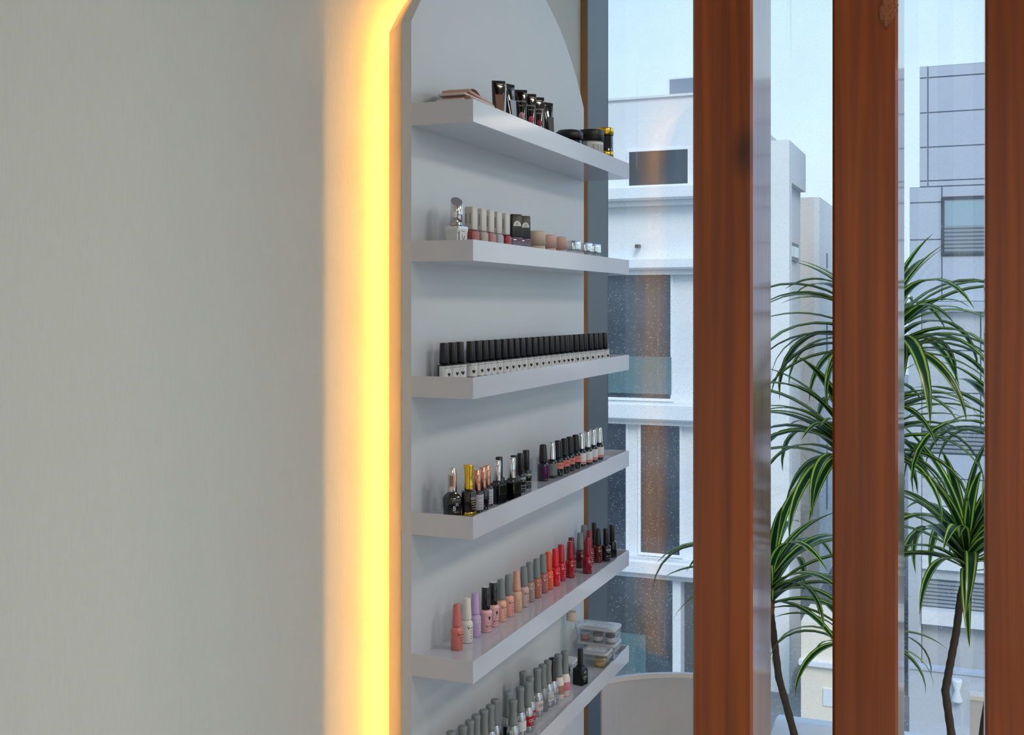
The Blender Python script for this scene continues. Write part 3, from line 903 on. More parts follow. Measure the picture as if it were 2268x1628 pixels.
# ---- fourth shelf
z = FLOORS[3]
G4 = 'gel bottles at the wall side of the fourth shelf'
t, c = squareb('black curved bottle with silver cap and barcode sticker, leftmost on fourth shelf', G4, -0.813, 1.735, z, BLACKG, CHROME, 0.082, 0.0138, -38, [('t', 'B', 0.011, -0.003, 0.014), ('t', 'n', 0.011, 0.002, 0.021), ('r', 0.009, 0.0006, 0.001, 0.008)], WINK, 0.0078, True)
l = obj('sticker', shell(0.0080, 0.048, 0.071, 45), mat('barcode_sticker', rgb(205, 175, 165), 0.5), c)
l.rotation_euler[2] = R(-35)
bars = MB()
for i in range(14):
    bars.box(0.0080, 0.00835, -0.003, 0.003, 0.051 + i * 0.0013, 0.0516 + i * 0.0013)
b2 = obj('barcode', bars, INK, c); b2.rotation_euler[2] = R(-35)
t = straight('black bottle with flared shiny gold cap on the fourth shelf', G4, -0.790, 1.752, z, mat('dark_brown_bottle', rgb(28, 18, 18), 0.12, coat=0.5), GOLD, 0.086, [('t', 'VEN', 0.006, 0.001, 0.029), ('r', 0.010, 0.0008, 0.002, 0.024), ('r', 0.008, 0.0008, 0.002, 0.020), ('r', 0.009, 0.0008, 0.002, 0.016), ('r', 0.007, 0.0008, 0.002, 0.012)], mat('pale_gold_print', rgb(220, 200, 160), 0.5), flare=True)
obj('gold_foot', MB().lathe([(0.0128, 0.0005), (0.0130, 0.001), (0.0130, 0.006), (0.0128, 0.0062)], 24), GOLD, t)
LIL = mat('lilac_grey_label', rgb(192, 190, 205), 0.45)
lines = [('t', 'VIP', 0.006, 0, 0.025), ('r', 0.010, 0.0009, 0, 0.018), ('r', 0.008, 0.0009, 0, 0.014), ('r', 0.009, 0.0009, 0, 0.009)]
straight('small rose-gold capped bottle with grey lilac label beside the gold cap', G4, -0.788, 1.783, z, BLACKG, ROSE, 0.073, lines, GINK, LIL)
straight('rose-gold capped plain black bottle, middle of the rose-gold three', G4, -0.790, 1.812, z, BLACKG, ROSE, 0.0735, None)
straight('rose-gold capped bottle with lilac label, farthest of the rose-gold three', G4, -0.795, 1.842, z, BLACKG, ROSE, 0.0728, lines, GINK, LIL)
squareb('square black bottle with silver cap beside the rose-gold ones', G4, -0.790, 1.878, z, BLACKG, CHROME, 0.0765, 0.0125, -12)
squareb('square black bottle with silver cap at the front edge of fourth shelf', G4, -0.778, 1.918, z, mat('black_maroon_glass', rgb(20, 12, 18), 0.08, coat=0.6), CHROME, 0.0772, 0.0130, -12)
AR = [('t', 'ARBIX', 0.0062, 0.0005, 0.0265), ('r', 0.006, 0.0005, 0, 0.022), ('t', 'Gel Nail', 0.0040, 0, 0.013), ('r', 0.007, 0.0005, 0, 0.0075)]
for i, (x, y, pl) in enumerate(((-0.815, 1.945, 'half hidden behind the square one'), (-0.797, 1.975, 'second of the black four'), (-0.797, 2.008, 'third of the black four'), (-0.804, 2.056, 'standing apart at the gap'))):
    straight('all-black printed gel bottle %s, fourth shelf' % pl, G4, x, y, z, BLACKG, BLACK, 0.0735, AR)
G4b = 'gel bottles at the window side of the fourth shelf'
DKG = mat('dark_green_black_glass', rgb(18, 28, 28), 0.1, coat=0.5)
taper('black tapered bottle with purple iridescent label, first after the gap', G4b, -0.805, 2.153, z, DKG, BLACK, h=0.0735, lab='holo')
taper('dark grey bottle with silver tapered cap, among black ones on fourth shelf', G4b, -0.803, 2.198, z, BLACKG, CHROME, h=0.0735, lab='grey')
for i, y in enumerate((2.229, 2.268, 2.303, 2.343)):
    taper('black tapered bottle with salmon label, %s of the salmon four' % ['first', 'second', 'third', 'fourth'][i], G4b, -0.800, y, z, DKG, BLACK, h=0.0735, lab='pink')
for i, y in enumerate((2.382, 2.416, 2.458, 2.503)):
    taper('silver-capped bottle with white and pink label, %s of the silver four' % ['first', 'second', 'third', 'fourth'][i], G4b, (-0.801, -0.797, -0.798, -0.798)[i], y, z, BLACKG, CHROME, h=0.0735, lab='white')

# ---- fifth shelf
z = FLOORS[4]
G5 = 'coloured polishes in a row on the fifth shelf'
def P(n, c):
    return gloss(n, c)
gcap = GREYCAP
S5 = [
    ('coral pink polish with matching cap, leftmost on the fifth shelf', -0.820, 1.769, (216, 122, 112), (205, 112, 104), INK),
    ('ivory white polish with cream cap on the fifth shelf', -0.821, 1.813, (226, 228, 220), (222, 220, 210), INK),
    ('lilac polish with lilac cap on the fifth shelf', -0.822, 1.851, (196, 172, 214), (192, 166, 212), WINK),
    None, None,
    ('peach polish with grey cap beside the black-capped pinks', -0.817, 1.959, (240, 182, 158), None, INK),
    ('pink peach polish with grey cap left of the all-nude bottle', -0.817, 1.996, (240, 170, 156), None, INK),
    ('nude beige polish with matching nude cap on the fifth shelf', -0.815, 2.033, (224, 178, 156), (218, 164, 142), WINK),
    ('pale mauve polish with grey cap right of the nude one', -0.815, 2.071, (206, 176, 172), None, INK),
    ('taupe polish with grey cap on the fifth shelf', -0.818, 2.110, (168, 140, 136), None, WINK),
    ('caramel brown polish with grey cap on the fifth shelf', -0.816, 2.144, (182, 118, 100), None, WINK),
    ('dusty rose polish with grey cap left of the orange one', -0.818, 2.187, (178, 106, 108), None, WINK),
    ('bright orange polish with orange cap on the fifth shelf', -0.817, 2.216, (240, 96, 50), (222, 92, 50), WINK),
    ('bright red polish with red cap right of the orange one', -0.814, 2.251, (224, 22, 42), (222, 18, 36), WINK),
    ('crimson polish with crimson cap behind the bright red one', -0.817, 2.295, (196, 24, 52), (190, 16, 42), WINK),
    ('deep red polish with red cap at the front, past the gap of reds', -0.808, 2.330, (168, 16, 34), (158, 14, 30), WINK),
    ('dark wine red polish half hidden behind the deep red one', -0.820, 2.372, (104, 18, 34), (98, 16, 30), WINK),
    ('burgundy polish with grey cap near the shelf end', -0.818, 2.427, (86, 18, 30), None, WINK),
    ('cherry red polish with cherry cap standing forward near the shelf end', -0.785, 2.380, (150, 16, 40), (146, 16, 40), WINK),
    ('brick red capped polish partly hidden behind the cherry red one', -0.808, 2.462, (140, 34, 44), (140, 34, 44), WINK),
    ('burgundy polish with black cap near the shelf end', -0.797, 2.492, (92, 18, 32), (20, 20, 22), WINK),
    ('tall very dark brown polish at the back of the shelf end', -0.826, 2.556, (26, 18, 20), (34, 20, 20), WINK),
]
for it in S5:
    if it is None:
        continue
    lab, x, y, bc, cc, ink = it
    taper(lab, G5, x, y, z, P('%d_%d_%d' % bc, bc), gcap if cc is None else P('%d_%d_%d' % cc, cc), ink)
taper('grey-capped dark polish mostly hidden at the back of the shelf end', G5, -0.838, 2.515, z, P('86_18_30', (86, 18, 30)), gcap, WINK)
def collar(label, x, y):
    t = bottle_root(label, G5, x, y, z)
    obj('body', cached('body:col', lambda: MB().lathe([(0.0098, 0), (0.0106, 0.001), (0.0106, 0.030), (0.0118, 0.0345), (0.0118, 0.0362), (0.0085, 0.0395), (0.0078, 0.0402)], 24)), P('pastel_pink', (236, 180, 186)), t)
    c = obj('cap', cached('cap:col', lambda: MB().lathe([(0.0082, 0.0404), (0.0085, 0.041), (0.0078, 0.078), (0.0072, 0.0795), (0.006, 0.080)], 24)), BLACKG, t)
    obj('cap_disc', cached('disc:col', lambda: MB().lathe([(0.0054, 0.0801), (0.0054, 0.0806)], 20)), WHITEDISC, c)
    obj('lettering', marks('col', [('p', [(0.0022 * math.cos(2 * PI * i / 14), 0.003 * math.sin(2 * PI * i / 14)) for i in range(14)], 0.001, 0.0265), ('p', [(-0.001, 0.001), (0.001, 0.001), (0.0, -0.0025)], 0.001, 0.0225), ('r', 0.006, 0.0005, 0.001, 0.0175), ('t', 'GEL NAIL', 0.0036, 0.0005, 0.011), ('r', 0.005, 0.0004, 0, 0.007)], 0.0108), INK, t)
collar('black-capped pastel pink bottle with white cap top beside the lilac one', -0.816, 1.885)
collar('second black-capped pastel pink bottle, next to the peach one', -0.817, 1.922)
straight('black printed gel bottle with flat cap at front of fifth shelf end', G5, -0.783, 2.511, z, BLACKG, BLACK, 0.0755, AR)
straight('black gel bottle with flat cap at the far end of fifth shelf', G5, -0.782, 2.556, z, BLACKG, BLACK, 0.0762, None)

# ---- lowest shelf
z = FLOORS[5]
G6 = 'grey capped gel bottles on the lowest shelf'
def gel(label, x, y, band=None, cap=GREYCAP, body=SILVER, items=None, ink=INK, h=0.093):
    t = bottle_root(label, G6, x, y, z, FACE)
    obj('body', cached('body:gel', lambda: MB().lathe([(0.0112, 0), (0.0120, 0.001), (0.0120, 0.031), (0.0116, 0.036), (0.0098, 0.0415), (0.0086, 0.0445), (0.0084, 0.0462)], 26)), body, t)
    obj('cap', cached('cap:gel', lambda: MB().lathe([(0.0086, 0.0466), (0.0090, 0.0475), (0.0083, 0.053), (0.0074, 0.070), (0.0074, 0.080), (0.0083, 0.0875), (0.0083, 0.0905), (0.0070, 0.0925), (0.003, 0.0932)], 26)), cap, t)
    par = t
    if band:
        par = obj('label', cached('label:gel', lambda: shell(0.01205, 0.012, 0.030, 80, 14)), band, t)
    if items:
        obj('lettering', marks('gel' + str(items), items, 0.0125), ink, par)
    return t
GI = [('t', 'GEL', 0.0085, 0.002, 0.0215), ('r', 0.007, 0.0008, 0.002, 0.0155)]
CG = [('t', 'COLOR', 0.0055, 0.001, 0.026), ('t', 'GEL', 0.0085, 0.001, 0.019), ('r', 0.008, 0.0008, 0.001, 0.0135)]
REDL = mat('red_gel_label', rgb(170, 16, 36), 0.4)
WINE = mat('wine_gel_label', rgb(66, 14, 22), 0.4)
WHL = PAPER
PNK = mat('pink_gel_label', rgb(214, 130, 150), 0.45)
BRN = mat('rosy_brown_label', rgb(176, 128, 116), 0.45)
WB = mat('white_bottle', rgb(232, 224, 220), 0.2, coat=0.3)
GEL = [
    ('grey-capped gel bottle, lowest and leftmost in the picture', -0.821, 1.747, WHL, GREYCAP, SILVER, GI, INK),
    ('grey-capped gel bottle, second from the left on lowest shelf', -0.813, 1.777, WHL, GREYCAP, SILVER, GI, INK),
    ('grey-capped gel bottle, third from the left on lowest shelf', -0.812, 1.804, WHL, GREYCAP, SILVER, GI, INK),
    ('grey-capped gel bottle, fourth from the left on lowest shelf', -0.813, 1.834, WHL, GREYCAP, SILVER, GI, INK),
    ('grey-capped gel bottle, fifth from the left on lowest shelf', -0.810, 1.862, WHL, GREYCAP, SILVER, GI, INK),
    ('grey-capped gel bottle with bright silver shoulder, sixth from the left', -0.809, 1.889, WHL, GREYCAP, SILVER, GI, INK),
    ('grey-capped gel bottle with black label before the gap', -0.812, 1.919, mat('black_gel_label', rgb(22, 20, 22), 0.3), GREYCAP, SILVER, None, INK),
    ('grey-capped gel bottle hidden behind the wine-labelled front one', -0.806, 1.966, mat('black_gel_label', rgb(22, 20, 22), 0.3), GREYCAP, SILVER, None, INK),
    ('grey-capped gel bottle with dark wine label standing forward', -0.781, 1.930, WINE, GREYCAP, SILVER, None, WINK),
    ('grey-capped gel bottle with white and red label after the wine one', -0.794, 1.998, WHL, GREYCAP, SILVER, None, WINK),
    ('grey-capped gel bottle with bold red label, front red one', -0.791, 2.029, REDL, GREYCAP, SILVER, GI, WINK),
    ('grey-capped gel bottle with red label behind the front red one', -0.798, 2.060, REDL, GREYCAP, SILVER, GI, WINK),
    ('grey-capped gel bottle at the back, only its cap top showing', -0.822, 2.086, WHL, GREYCAP, SILVER, None, INK),
    ('grey-capped gel bottle with white label and pink edge, mid lowest shelf', -0.803, 2.114, mat('pinkish_white_label', rgb(226, 208, 212), 0.5), GREYCAP, SILVER, GI, INK),
    ('grey-capped plain silver gel bottle without label band', -0.802, 2.142, None, GREYCAP, mat('dull_silver', rgb(150, 154, 156), 0.35, metal=0.6), None, INK),
    ('grey-capped gel bottle with two-line white label', -0.801, 2.170, WHL, GREYCAP, SILVER, CG, INK),
    ('black-capped silver gel bottle among the grey-capped ones', -0.798, 2.190, mat('pale_grey_label', rgb(176, 182, 190), 0.4), BLACKG, SILVER, GI, INK),
    ('grey-capped white gel bottle with rosy brown label', -0.795, 2.2165, BRN, GREYCAP, WB, None, INK),
    ('grey-capped white gel bottle with pink label, farthest of the row', -0.790, 2.243, PNK, GREYCAP, WB, None, INK),
]
for lab, x, y, band, cap, body, it, ink in GEL:
    gel(lab, x, y, band, cap, body, it, ink)
squareb('square matte black bottle with slim cap beside plastic boxes on lowest shelf', 'black bottles on the lowest shelf', -0.782, 2.322, z, mat('matte_black_bottle', rgb(18, 20, 24), 0.35), BLACK, 0.076, 0.0125, -16, [('t', 'O', 0.008, 0, 0.027), ('t', '/', 0.006, 0, 0.027), ('t', 'UPPER', 0.005, 0, 0.017), ('t', 'COAT', 0.004, 0, 0.0125), ('r', 0.008, 0.0005, 0, 0.008)], WINK, 0.0062)
jar('short glossy black pot behind the square black bottle', -0.816, 2.312, z, 0.0135, 0.036, BLACKG, BLACK, 0.012, 'black bottles on the lowest shelf', 'lidded_pot')

def plastic_box(label, x, y, zz, hx, hy, h, rz=0.0, txt=True):
    t = tag(empty('plastic_box', (x, y, zz), R(rz)), label, 'box', 'clear plastic boxes on the lowest shelf')
    obj('base', MB().rrect([(hx * 0.92, hy * 0.92, 0), (hx * 0.94, hy * 0.94, 0.001), (hx * 0.97, hy * 0.97, h - 0.007)], 0.25), CLEAR, t)
    l = obj('lid', MB().rrect([(hx * 0.985, hy * 0.985, h - 0.0068), (hx, hy, h - 0.0055), (hx, hy, h - 0.001), (hx * 0.97, hy * 0.97, h)], 0.28), FROST, t)
    if txt:
        pl = obj('lid_label', MB().box(-hx * 0.72, hx * 0.72, -hy * 0.62, hy * 0.5, h, h + 0.0004), PAPER, l)
        vs, fs = text_points('CHROME POWDER', 0.0075)
        m = MB().add([(a * 0.9, b + hy * 0.2, h + 0.0006) for a, b, _ in vs], fs)
        vs, fs = text_points('No 12', 0.009)
        m.add([(a, b - hy * 0.25, h + 0.0006) for a, b, _ in vs], fs)
        obj('lettering', m, GINK, pl)
    return t
def powder(label, x, y, zz, r, c, lidc, hh=0.018):
    t = tag(empty('powder_pot', (x, y, zz)), label, 'pot', 'powder pots inside the plastic boxes')
    obj('base', MB().lathe([(r * 0.95, 0), (r, 0.0008), (r, hh * 0.6)], 20), mat('pow_%d_%d_%d' % c, rgb(*c), 0.5), t)
    obj('lid', MB().lathe([(r * 1.05, hh * 0.62), (r * 1.05, hh - 0.001), (r, hh)], 20), mat('pow_%d_%d_%d' % lidc, rgb(*lidc), 0.35), t)
plastic_box('clear plastic box under another box at end of lowest shelf', -0.806, 2.531, z, 0.0475, 0.031, 0.0352, txt=False)
plastic_box('clear plastic box with printed white lid on top of another box', -0.806, 2.530, z + 0.0357, 0.0480, 0.031, 0.0355)
plastic_box('clear plastic box with grey stickered lid, in front of stacked boxes', -0.789, 2.463, z, 0.0310, 0.027, 0.0345)
plastic_box('small clear plastic box against the board behind black bottle', -0.833, 2.364, z, 0.0260, 0.024, 0.0355, txt=False)
powder('pink-based pot with pale lid at left inside the upper plastic box', -0.838, 2.524, z + 0.037, 0.0115, (205, 130, 125), (215, 218, 226))
powder('white pot with grey lid in the middle of the upper plastic box', -0.806, 2.522, z + 0.037, 0.0115, (222, 222, 226), (120, 116, 114))
powder('pale pot with dark blue lid at right inside the upper plastic box', -0.775, 2.522, z + 0.037, 0.0115, (216, 216, 224), (46, 56, 72))
powder('yellow powder pot inside the front plastic box', -0.780, 2.455, z + 0.0012, 0.0125, (214, 180, 90), (200, 172, 100))
powder('skin-toned pot inside the small box behind black bottle', -0.830, 2.362, z + 0.0012, 0.0125, (205, 180, 150), (222, 205, 185))
powder('pinkish pot inside the lower box of the stack', -0.780, 2.520, z + 0.0012, 0.0115, (205, 170, 170), (216, 200, 205))

t = tag(empty('clear_bottle', (-0.8405, 2.432, z)), 'tall clear bottle with pale stopper against the board on lowest shelf', 'bottle')
obj('body', MB().lathe([(0.0165, 0), (0.0182, 0.0015), (0.0182, 0.078), (0.0172, 0.086), (0.0135, 0.093), (0.0110, 0.096), (0.0110, 0.103)], 28), CLEARB, t)
obj('stopper', MB().lathe([(0.0116, 0.1035), (0.0120, 0.1045), (0.0120, 0.121), (0.0112, 0.1225)], 24), mat('pale_stopper', rgb(205, 190, 175), 0.5), t)

# ------------------------------------------------------------------ dracaena plants
LEAF = leafmat()
STEM = mat('dark_stem', rgb(66, 58, 52), 0.8, noise=0.3, scale=120, bump=0.6)
HUSK = mat('brown_husk', rgb(128, 92, 66), 0.8, noise=0.3, scale=90, stretch=(1, 1, 0.2))
LEAVES = {}
def leaf_mesh(key):
    if key in LEAVES:
        return LEAVES[key]
    ln, e0, dr, wd, tw = key
    n = 12
    x = z_ = 0.0
    m = MB(); m.uv = []
    vs = []
    for i in range(n + 1):
        t = i / n
        a = R(e0 - dr * t ** 1.35)
        if i:
            x += ln / n * math.cos(a); z_ += ln / n * math.sin(a)
        w_ = wd * (0.55 + 0.45 * min(1, t / 0.25)) * (1 - max(0, (t - 0.45) / 0.55) ** 1.8) + 0.0003
        yb = tw * t * t
        nx, nz = -math.sin(a), math.cos(a)
        for k in range(5):
            u = -1 + k / 2
            lift = 0.30 * abs(u) * w_
            vs.append((x + nx * lift, yb + u * w_, z_ + nz * lift))
            m.uv.append((k / 4, t))
    fs = []
    for i in range(n):
        for k in range(4):
            fs.append((i * 5 + k, i * 5 + k + 1, i * 5 + k + 6, i * 5 + k + 5))
    m.add(vs, fs, True)
    me = m.mesh('leaf')
    LEAVES[key] = me
    return me
KEYS_UP = [(0.27, 78, 42, 0.0120, 0.01), (0.25, 68, 50, 0.0115, -0.012)]
KEYS_MID = [(0.33, 58, 85, 0.0132, 0.012), (0.30, 50, 70, 0.0126, -0.015), (0.35, 62, 110, 0.0138, 0.0), (0.29, 42, 62, 0.0120, 0.01)]
KEYS_LOW = [(0.32, 36, 105, 0.0128, -0.012), (0.27, 20, 80, 0.0100, 0.01), (0.36, 48, 135, 0.0138, 0.0), (0.30, 30, 112, 0.0124, 0.014)]
def head(parent, pos, n, seed, k=1.0, tilt=(0, 0)):
    rg = random.Random(seed)
    h = MB().tube([(0, 0, -0.03), (0, 0, 0), (0, 0, 0.04), (0, 0, 0.075)], [0.0075, 0.0105, 0.0085, 0.003], 10)
    ho = obj('crown', h, HUSK, parent); ho.location = pos
    for i in range(n):
        f = i / n
        keys = KEYS_LOW if f < 0.42 else (KEYS_MID if f < 0.82 else KEYS_UP)
        key = keys[rg.randrange(len(keys))]
        o = obj('leaf', leaf_mesh(key), LEAF, ho)
        o.location = (0, 0, 0.005 + 0.06 * f)
        o.rotation_euler = (R(rg.uniform(-10, 10)), R(rg.uniform(-9, 9)), 2.39996 * i + rg.uniform(-0.3, 0.3))
        s = k * rg.uniform(0.85, 1.12)
        o.scale = (s, s, s)
    return ho
def plant(label, base, stems, pot_r, pot_h, pot_c):
    t = tag(empty('dracaena_plant', base), label, 'plant', 'artificial dracaena plants by the window')
    B = Vector(base)
    po = obj('pot', MB().lathe([(pot_r * 0.72, 0), (pot_r * 0.76, 0.004), (pot_r, pot_h - 0.004), (pot_r, pot_h), (pot_r * 0.93, pot_h), (pot_r * 0.90, pot_h - 0.03)], 32), mat('pot_glaze_%d' % pot_c[0], rgb(*pot_c), 0.3), t)
    obj('soil', MB().lathe([(pot_r * 0.88, pot_h - 0.034), (pot_r * 0.89, pot_h - 0.026), (pot_r * 0.3, pot_h - 0.02)], 24), mat('potting_soil', rgb(70, 54, 42), 0.95, noise=0.4, scale=150, bump=1.0), po)
    for pts, hp in stems:
        loc = [tuple(Vector(p) - B) for p in pts]
        r = [0.0068 + 0.0016 * (1 - i / len(loc)) for i in range(len(loc))]
        # fine rings along the stem
        P2, r2 = [], []
        for i in range(len(loc) - 1):
            for q in range(6):
                u = q / 6
                P2.append(tuple(Vector(loc[i]).lerp(Vector(loc[i + 1]), u))); r2.append((r[i] * (1 - u) + r[i + 1] * u) * (1.0 if q % 2 else 1.1))
        P2.append(loc[-1]); r2.append(r[-1])
        obj('stem', MB().tube(P2, r2, 10), STEM, t)
        n, seed, k = hp
        head(t, loc[-1], n, seed, k)
    return t
zc = CH
plant('striped dracaena with drooping leaf heads behind the left and middle posts', (-0.30, 2.60, 0.0), [
    ([(-0.315, 2.59, 0.22), (-0.362, 2.56, zc - 0.951), (-0.394, 2.55, zc - 0.827), (-0.406, 2.55, zc - 0.727), (-0.413, 2.55, zc - 0.672)], (46, 11, 0.95)),
    ([(-0.30, 2.61, 0.22), (-0.262, 2.62, 0.6), (-0.252, 2.62, 0.9), (-0.243, 2.61, zc - 0.372)], (62, 23, 1.06)),
    ([(-0.29, 2.62, 0.22), (-0.215, 2.66, 0.6), (-0.200, 2.67, 1.0), (-0.178, 2.66, zc - 0.135)], (62, 35, 1.08)),
    ([(-0.285, 2.60, 0.22), (-0.24, 2.58, 0.5), (-0.232, 2.57, zc - 0.785)], (24, 47, 0.66)),
], 0.13, 0.26, (226, 226, 224))
plant('striped dracaena on a crooked bare stem between middle and right posts', (-0.03, 2.62, 0.0), [
    ([(-0.03, 2.62, 0.22), (-0.037, 2.61, zc - 0.922), (-0.049, 2.60, zc - 0.828), (-0.039, 2.60, zc - 0.769), (-0.027, 2.60, zc - 0.700), (-0.018, 2.60, zc - 0.621), (-0.006, 2.60, zc - 0.575)], (46, 59, 1.0)),
    ([(-0.02, 2.63, 0.22), (0.03, 2.65, 0.6), (0.07, 2.65, 0.9), (0.09, 2.65, zc - 0.33)], (30, 61, 0.95)),
], 0.12, 0.25, (222, 222, 220))

# ------------------------------------------------------------------ street and buildings outside
GZ = CH - 8.1
struct(obj('ground', MB().box(-60, 60, -60, 140, GZ - 0.3, GZ), mat('asphalt', rgb(112, 116, 118), 0.9, noise=0.15, scale=3)), 'grey asphalt street below')
struct(obj('wall_facade', MB().box(-8, 8, 3.10, 3.25, GZ, -0.2), M_white), 'outer face of our own storey below the window')

M_ren = mat('white_render', rgb(226, 229, 230), 0.85, noise=0.03, scale=1.2)
M_ren2 = mat('pale_render', rgb(232, 233, 231), 0.85, noise=0.04, scale=0.8)
M_warm = mat('cream_render', rgb(226, 218, 206), 0.85, noise=0.04, scale=0.8)
M_ggrey = mat('grey_cladding', rgb(184, 192, 204), 0.7, noise=0.05, scale=2.5)
M_ggrey2 = mat('light_grey_cladding', rgb(190, 195, 200), 0.7, noise=0.05, scale=2.5)
M_joint = mat('dark_joint', rgb(126, 136, 150), 0.9)
M_dark = mat('dark_window_glass', rgb(44, 54, 64), 0.2, spec=0.25)
M_teal = mat('teal_window_glass', rgb(82, 112, 116), 0.3, spec=0.2)
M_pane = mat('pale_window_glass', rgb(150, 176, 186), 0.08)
M_slat = mat('louver_slat', rgb(140, 148, 156), 0.5)
M_frame = mat('window_frame_white', rgb(232, 236, 238), 0.5)
M_frameb = mat('window_frame_dark', rgb(52, 58, 64), 0.4)

S_ = math.sin(YAW); C_ = math.cos(YAW)
class Bld:
    def __init__(s, name, label, x, y):
        s.o = tag(empty(name, (x, y, GZ)), label, 'building')
        s.inv = Matrix.Translation(-s.o.location)
    def part(s, name, mb, m, parent=None, label=None):
        o = obj(name, mb, m, parent or s.o)
        if parent is None:
            o.matrix_parent_inverse = s.inv
        if label:
            o['label'] = label
        return o
    def window(s, x0, x1, y, z0, z1, frame=M_frame, glass=M_dark, fw=0.07, mull=0, deep=0.12):
        """frame standing a little proud of the wall plane y with a recessed pane"""
        f = MB()
        f.box(x0, x1, y - 0.04, y + 0.10, z0, z0 + fw); f.box(x0, x1, y - 0.04, y + 0.10, z1 - fw, z1)
        f.box(x0, x0 + fw, y - 0.04, y + 0.10, z0 + fw, z1 - fw); f.box(x1 - fw, x1, y - 0.04, y + 0.10, z0 + fw, z1 - fw)
        for k in range(mull):
            xm = x0 + (x1 - x0) * (k + 1) / (mull + 1)
            f.box(xm - fw / 2, xm + fw / 2, y - 0.04, y + 0.10, z0 + fw, z1 - fw)
        wo = s.part('window', f, frame)
        p = s.part('pane', MB().box(x0 + fw, x1 - fw, y - 0.01, y + 0.01, z0 + fw, z1 - fw), glass, wo)
        return wo

def wx(px, Y):
    """real x on the facade plane Y that was measured from the photograph"""
    t = (px - 1134) / 2500
    return Y * (C_ * t - S_) / (C_ + S_ * t)
def wz(px, py, Y):
    x = wx(px, Y)
    return CH + (677 - py) / 2500 * (C_ * Y - S_ * x)

# --- white building across the street (left)
Y = 24.0
b1 = Bld('apartment_building', 'white rendered building with white ledges and large dark windows, left of posts', -6, Y)
XL, XR = -16.0, wx(1600, Y)
Q = lambda py: wz(1440, py, Y)
b1.part('wall', MB().box(XL, XR, Y, Y + 9, Q(1250), Q(218)), M_ren)
b1.part('base_storey', MB().box(XL, XR, Y + 0.25, Y + 9, GZ, Q(1250)), mat('dark_shopfront', rgb(58, 66, 70), 0.2, noise=0.3, scale=2))
for k, px in enumerate((1250, 1500)):
    b1.part('pillar', MB().box(wx(px - 8, Y), wx(px + 10, Y), Y - 0.1, Y + 0.3, GZ, Q(1250)), M_frame)
b1.part('ground_glazing', MB().box(wx(1200, Y), wx(1425, Y), Y + 0.18, Y + 0.25, GZ, Q(1415)), M_teal)
for y0, y1, pr in ((415, 446, 0.45), (572, 598, 0.40), (890, 928, 0.40), (1232, 1264, 0.45)):
    b1.part('ledge', MB().box(XL, XR + 0.2, Y - pr, Y + 0.2, Q(y1), Q(y0), 0.04), M_frame)
    b1.part('ledge_moulding', MB().box(XL, XR + 0.1, Y - pr * 0.55, Y + 0.2, Q(y1 + 11), Q(y1)), M_ren)
b1.window(wx(1390, Y), wx(1528, Y), Y, Q(414), Q(331), M_frame, M_dark, 0.04)
b1.window(wx(1250, Y), wx(1492, Y), Y, Q(888), Q(602), M_frame, M_dark, 0.06)
b1.part('balcony_glass', MB().box(wx(1255, Y), wx(1488, Y), Y - 0.06, Y - 0.03, Q(872), Q(790)), M_teal)
b1.window(wx(1290, Y), wx(1392, Y), Y, Q(1230), Q(932), M_frame, M_dark, 0.05)
b1.window(wx(1414, Y), wx(1512, Y), Y, Q(1230), Q(932), M_frame, M_dark, 0.06)
b1.part('parapet_coping', MB().box(XL, XR + 0.05, Y - 0.06, Y + 0.4, Q(218), Q(213)), M_ren)
ac = b1.part('rooftop_unit', MB().box(wx(1463, Y), wx(1540, Y), Y + 0.5, Y + 1.5, Q(216), Q(166)), M_frame)
b1.part('unit_opening', MB().box(wx(1472, Y), wx(1524, Y), Y + 0.46, Y + 0.49, Q(214), Q(170)), mat('unit_grey', rgb(120, 136, 152), 0.5), ac)
fl = b1.part('floodlight', MB().box(wx(1413, Y), wx(1421, Y), Y - 0.25, Y - 0.05, Q(549), Q(542)), M_frameb)
b1.part('bracket', MB().box(wx(1409, Y), wx(1413, Y), Y - 0.12, Y + 0.05, Q(549), Q(546)), M_frameb, fl)

# --- white tower with deep side recess (between first and second post)
Y = 24.0
b2 = Bld('corner_building', 'white plain corner building with small side window, seen between left and middle posts', -3.6, Y)
xa, xb = wx(1600, Y) + 0.25, wx(1735, Y)
zt = wz(1735, 310, Y)
yb = Y * 1.105 + 0.05
b2.part('wall', MB().box(xa, xb, Y - 0.0, yb, GZ, zt), M_ren2)
# side face (towards +x): flat frame with a sunk bay
def side(px, py):
    Z = 2500 * (C_ + S_ * S_ / C_) * abs(xb) / (2148 - px)
    yy = (Z + S_ * xb) / C_
    return yy, CH + (677 - py) / 2500 * Z
ya, zr = side(1741, 405)
yb2, _ = side(1774, 425)
b2.part('recess_lintel', MB().box(xb, xb + 0.12, Y, yb, zr, zt), M_ren2)
b2.part('corner_strip', MB().box(xb, xb + 0.12, Y, ya, GZ, zr), M_ren2)
yw0, zw1 = side(1739, 533); yw1, zw0 = side(1764, 580)
wf = b2.part('window', MB().box(xb, xb + 0.05, yw0, yw1, zw0, zw1), M_frameb)
b2.part('pane', MB().box(xb + 0.04, xb + 0.06, yw0 + 0.08, (yw0 + yw1) / 2 - 0.03, zw0 + 0.08, zw1 - 0.08), M_pane, wf)
b2.part('pane', MB().box(xb + 0.04, xb + 0.06, (yw0 + yw1) / 2 + 0.03, yw1 - 0.08, zw0 + 0.08, zw1 - 0.08), M_pane, wf)

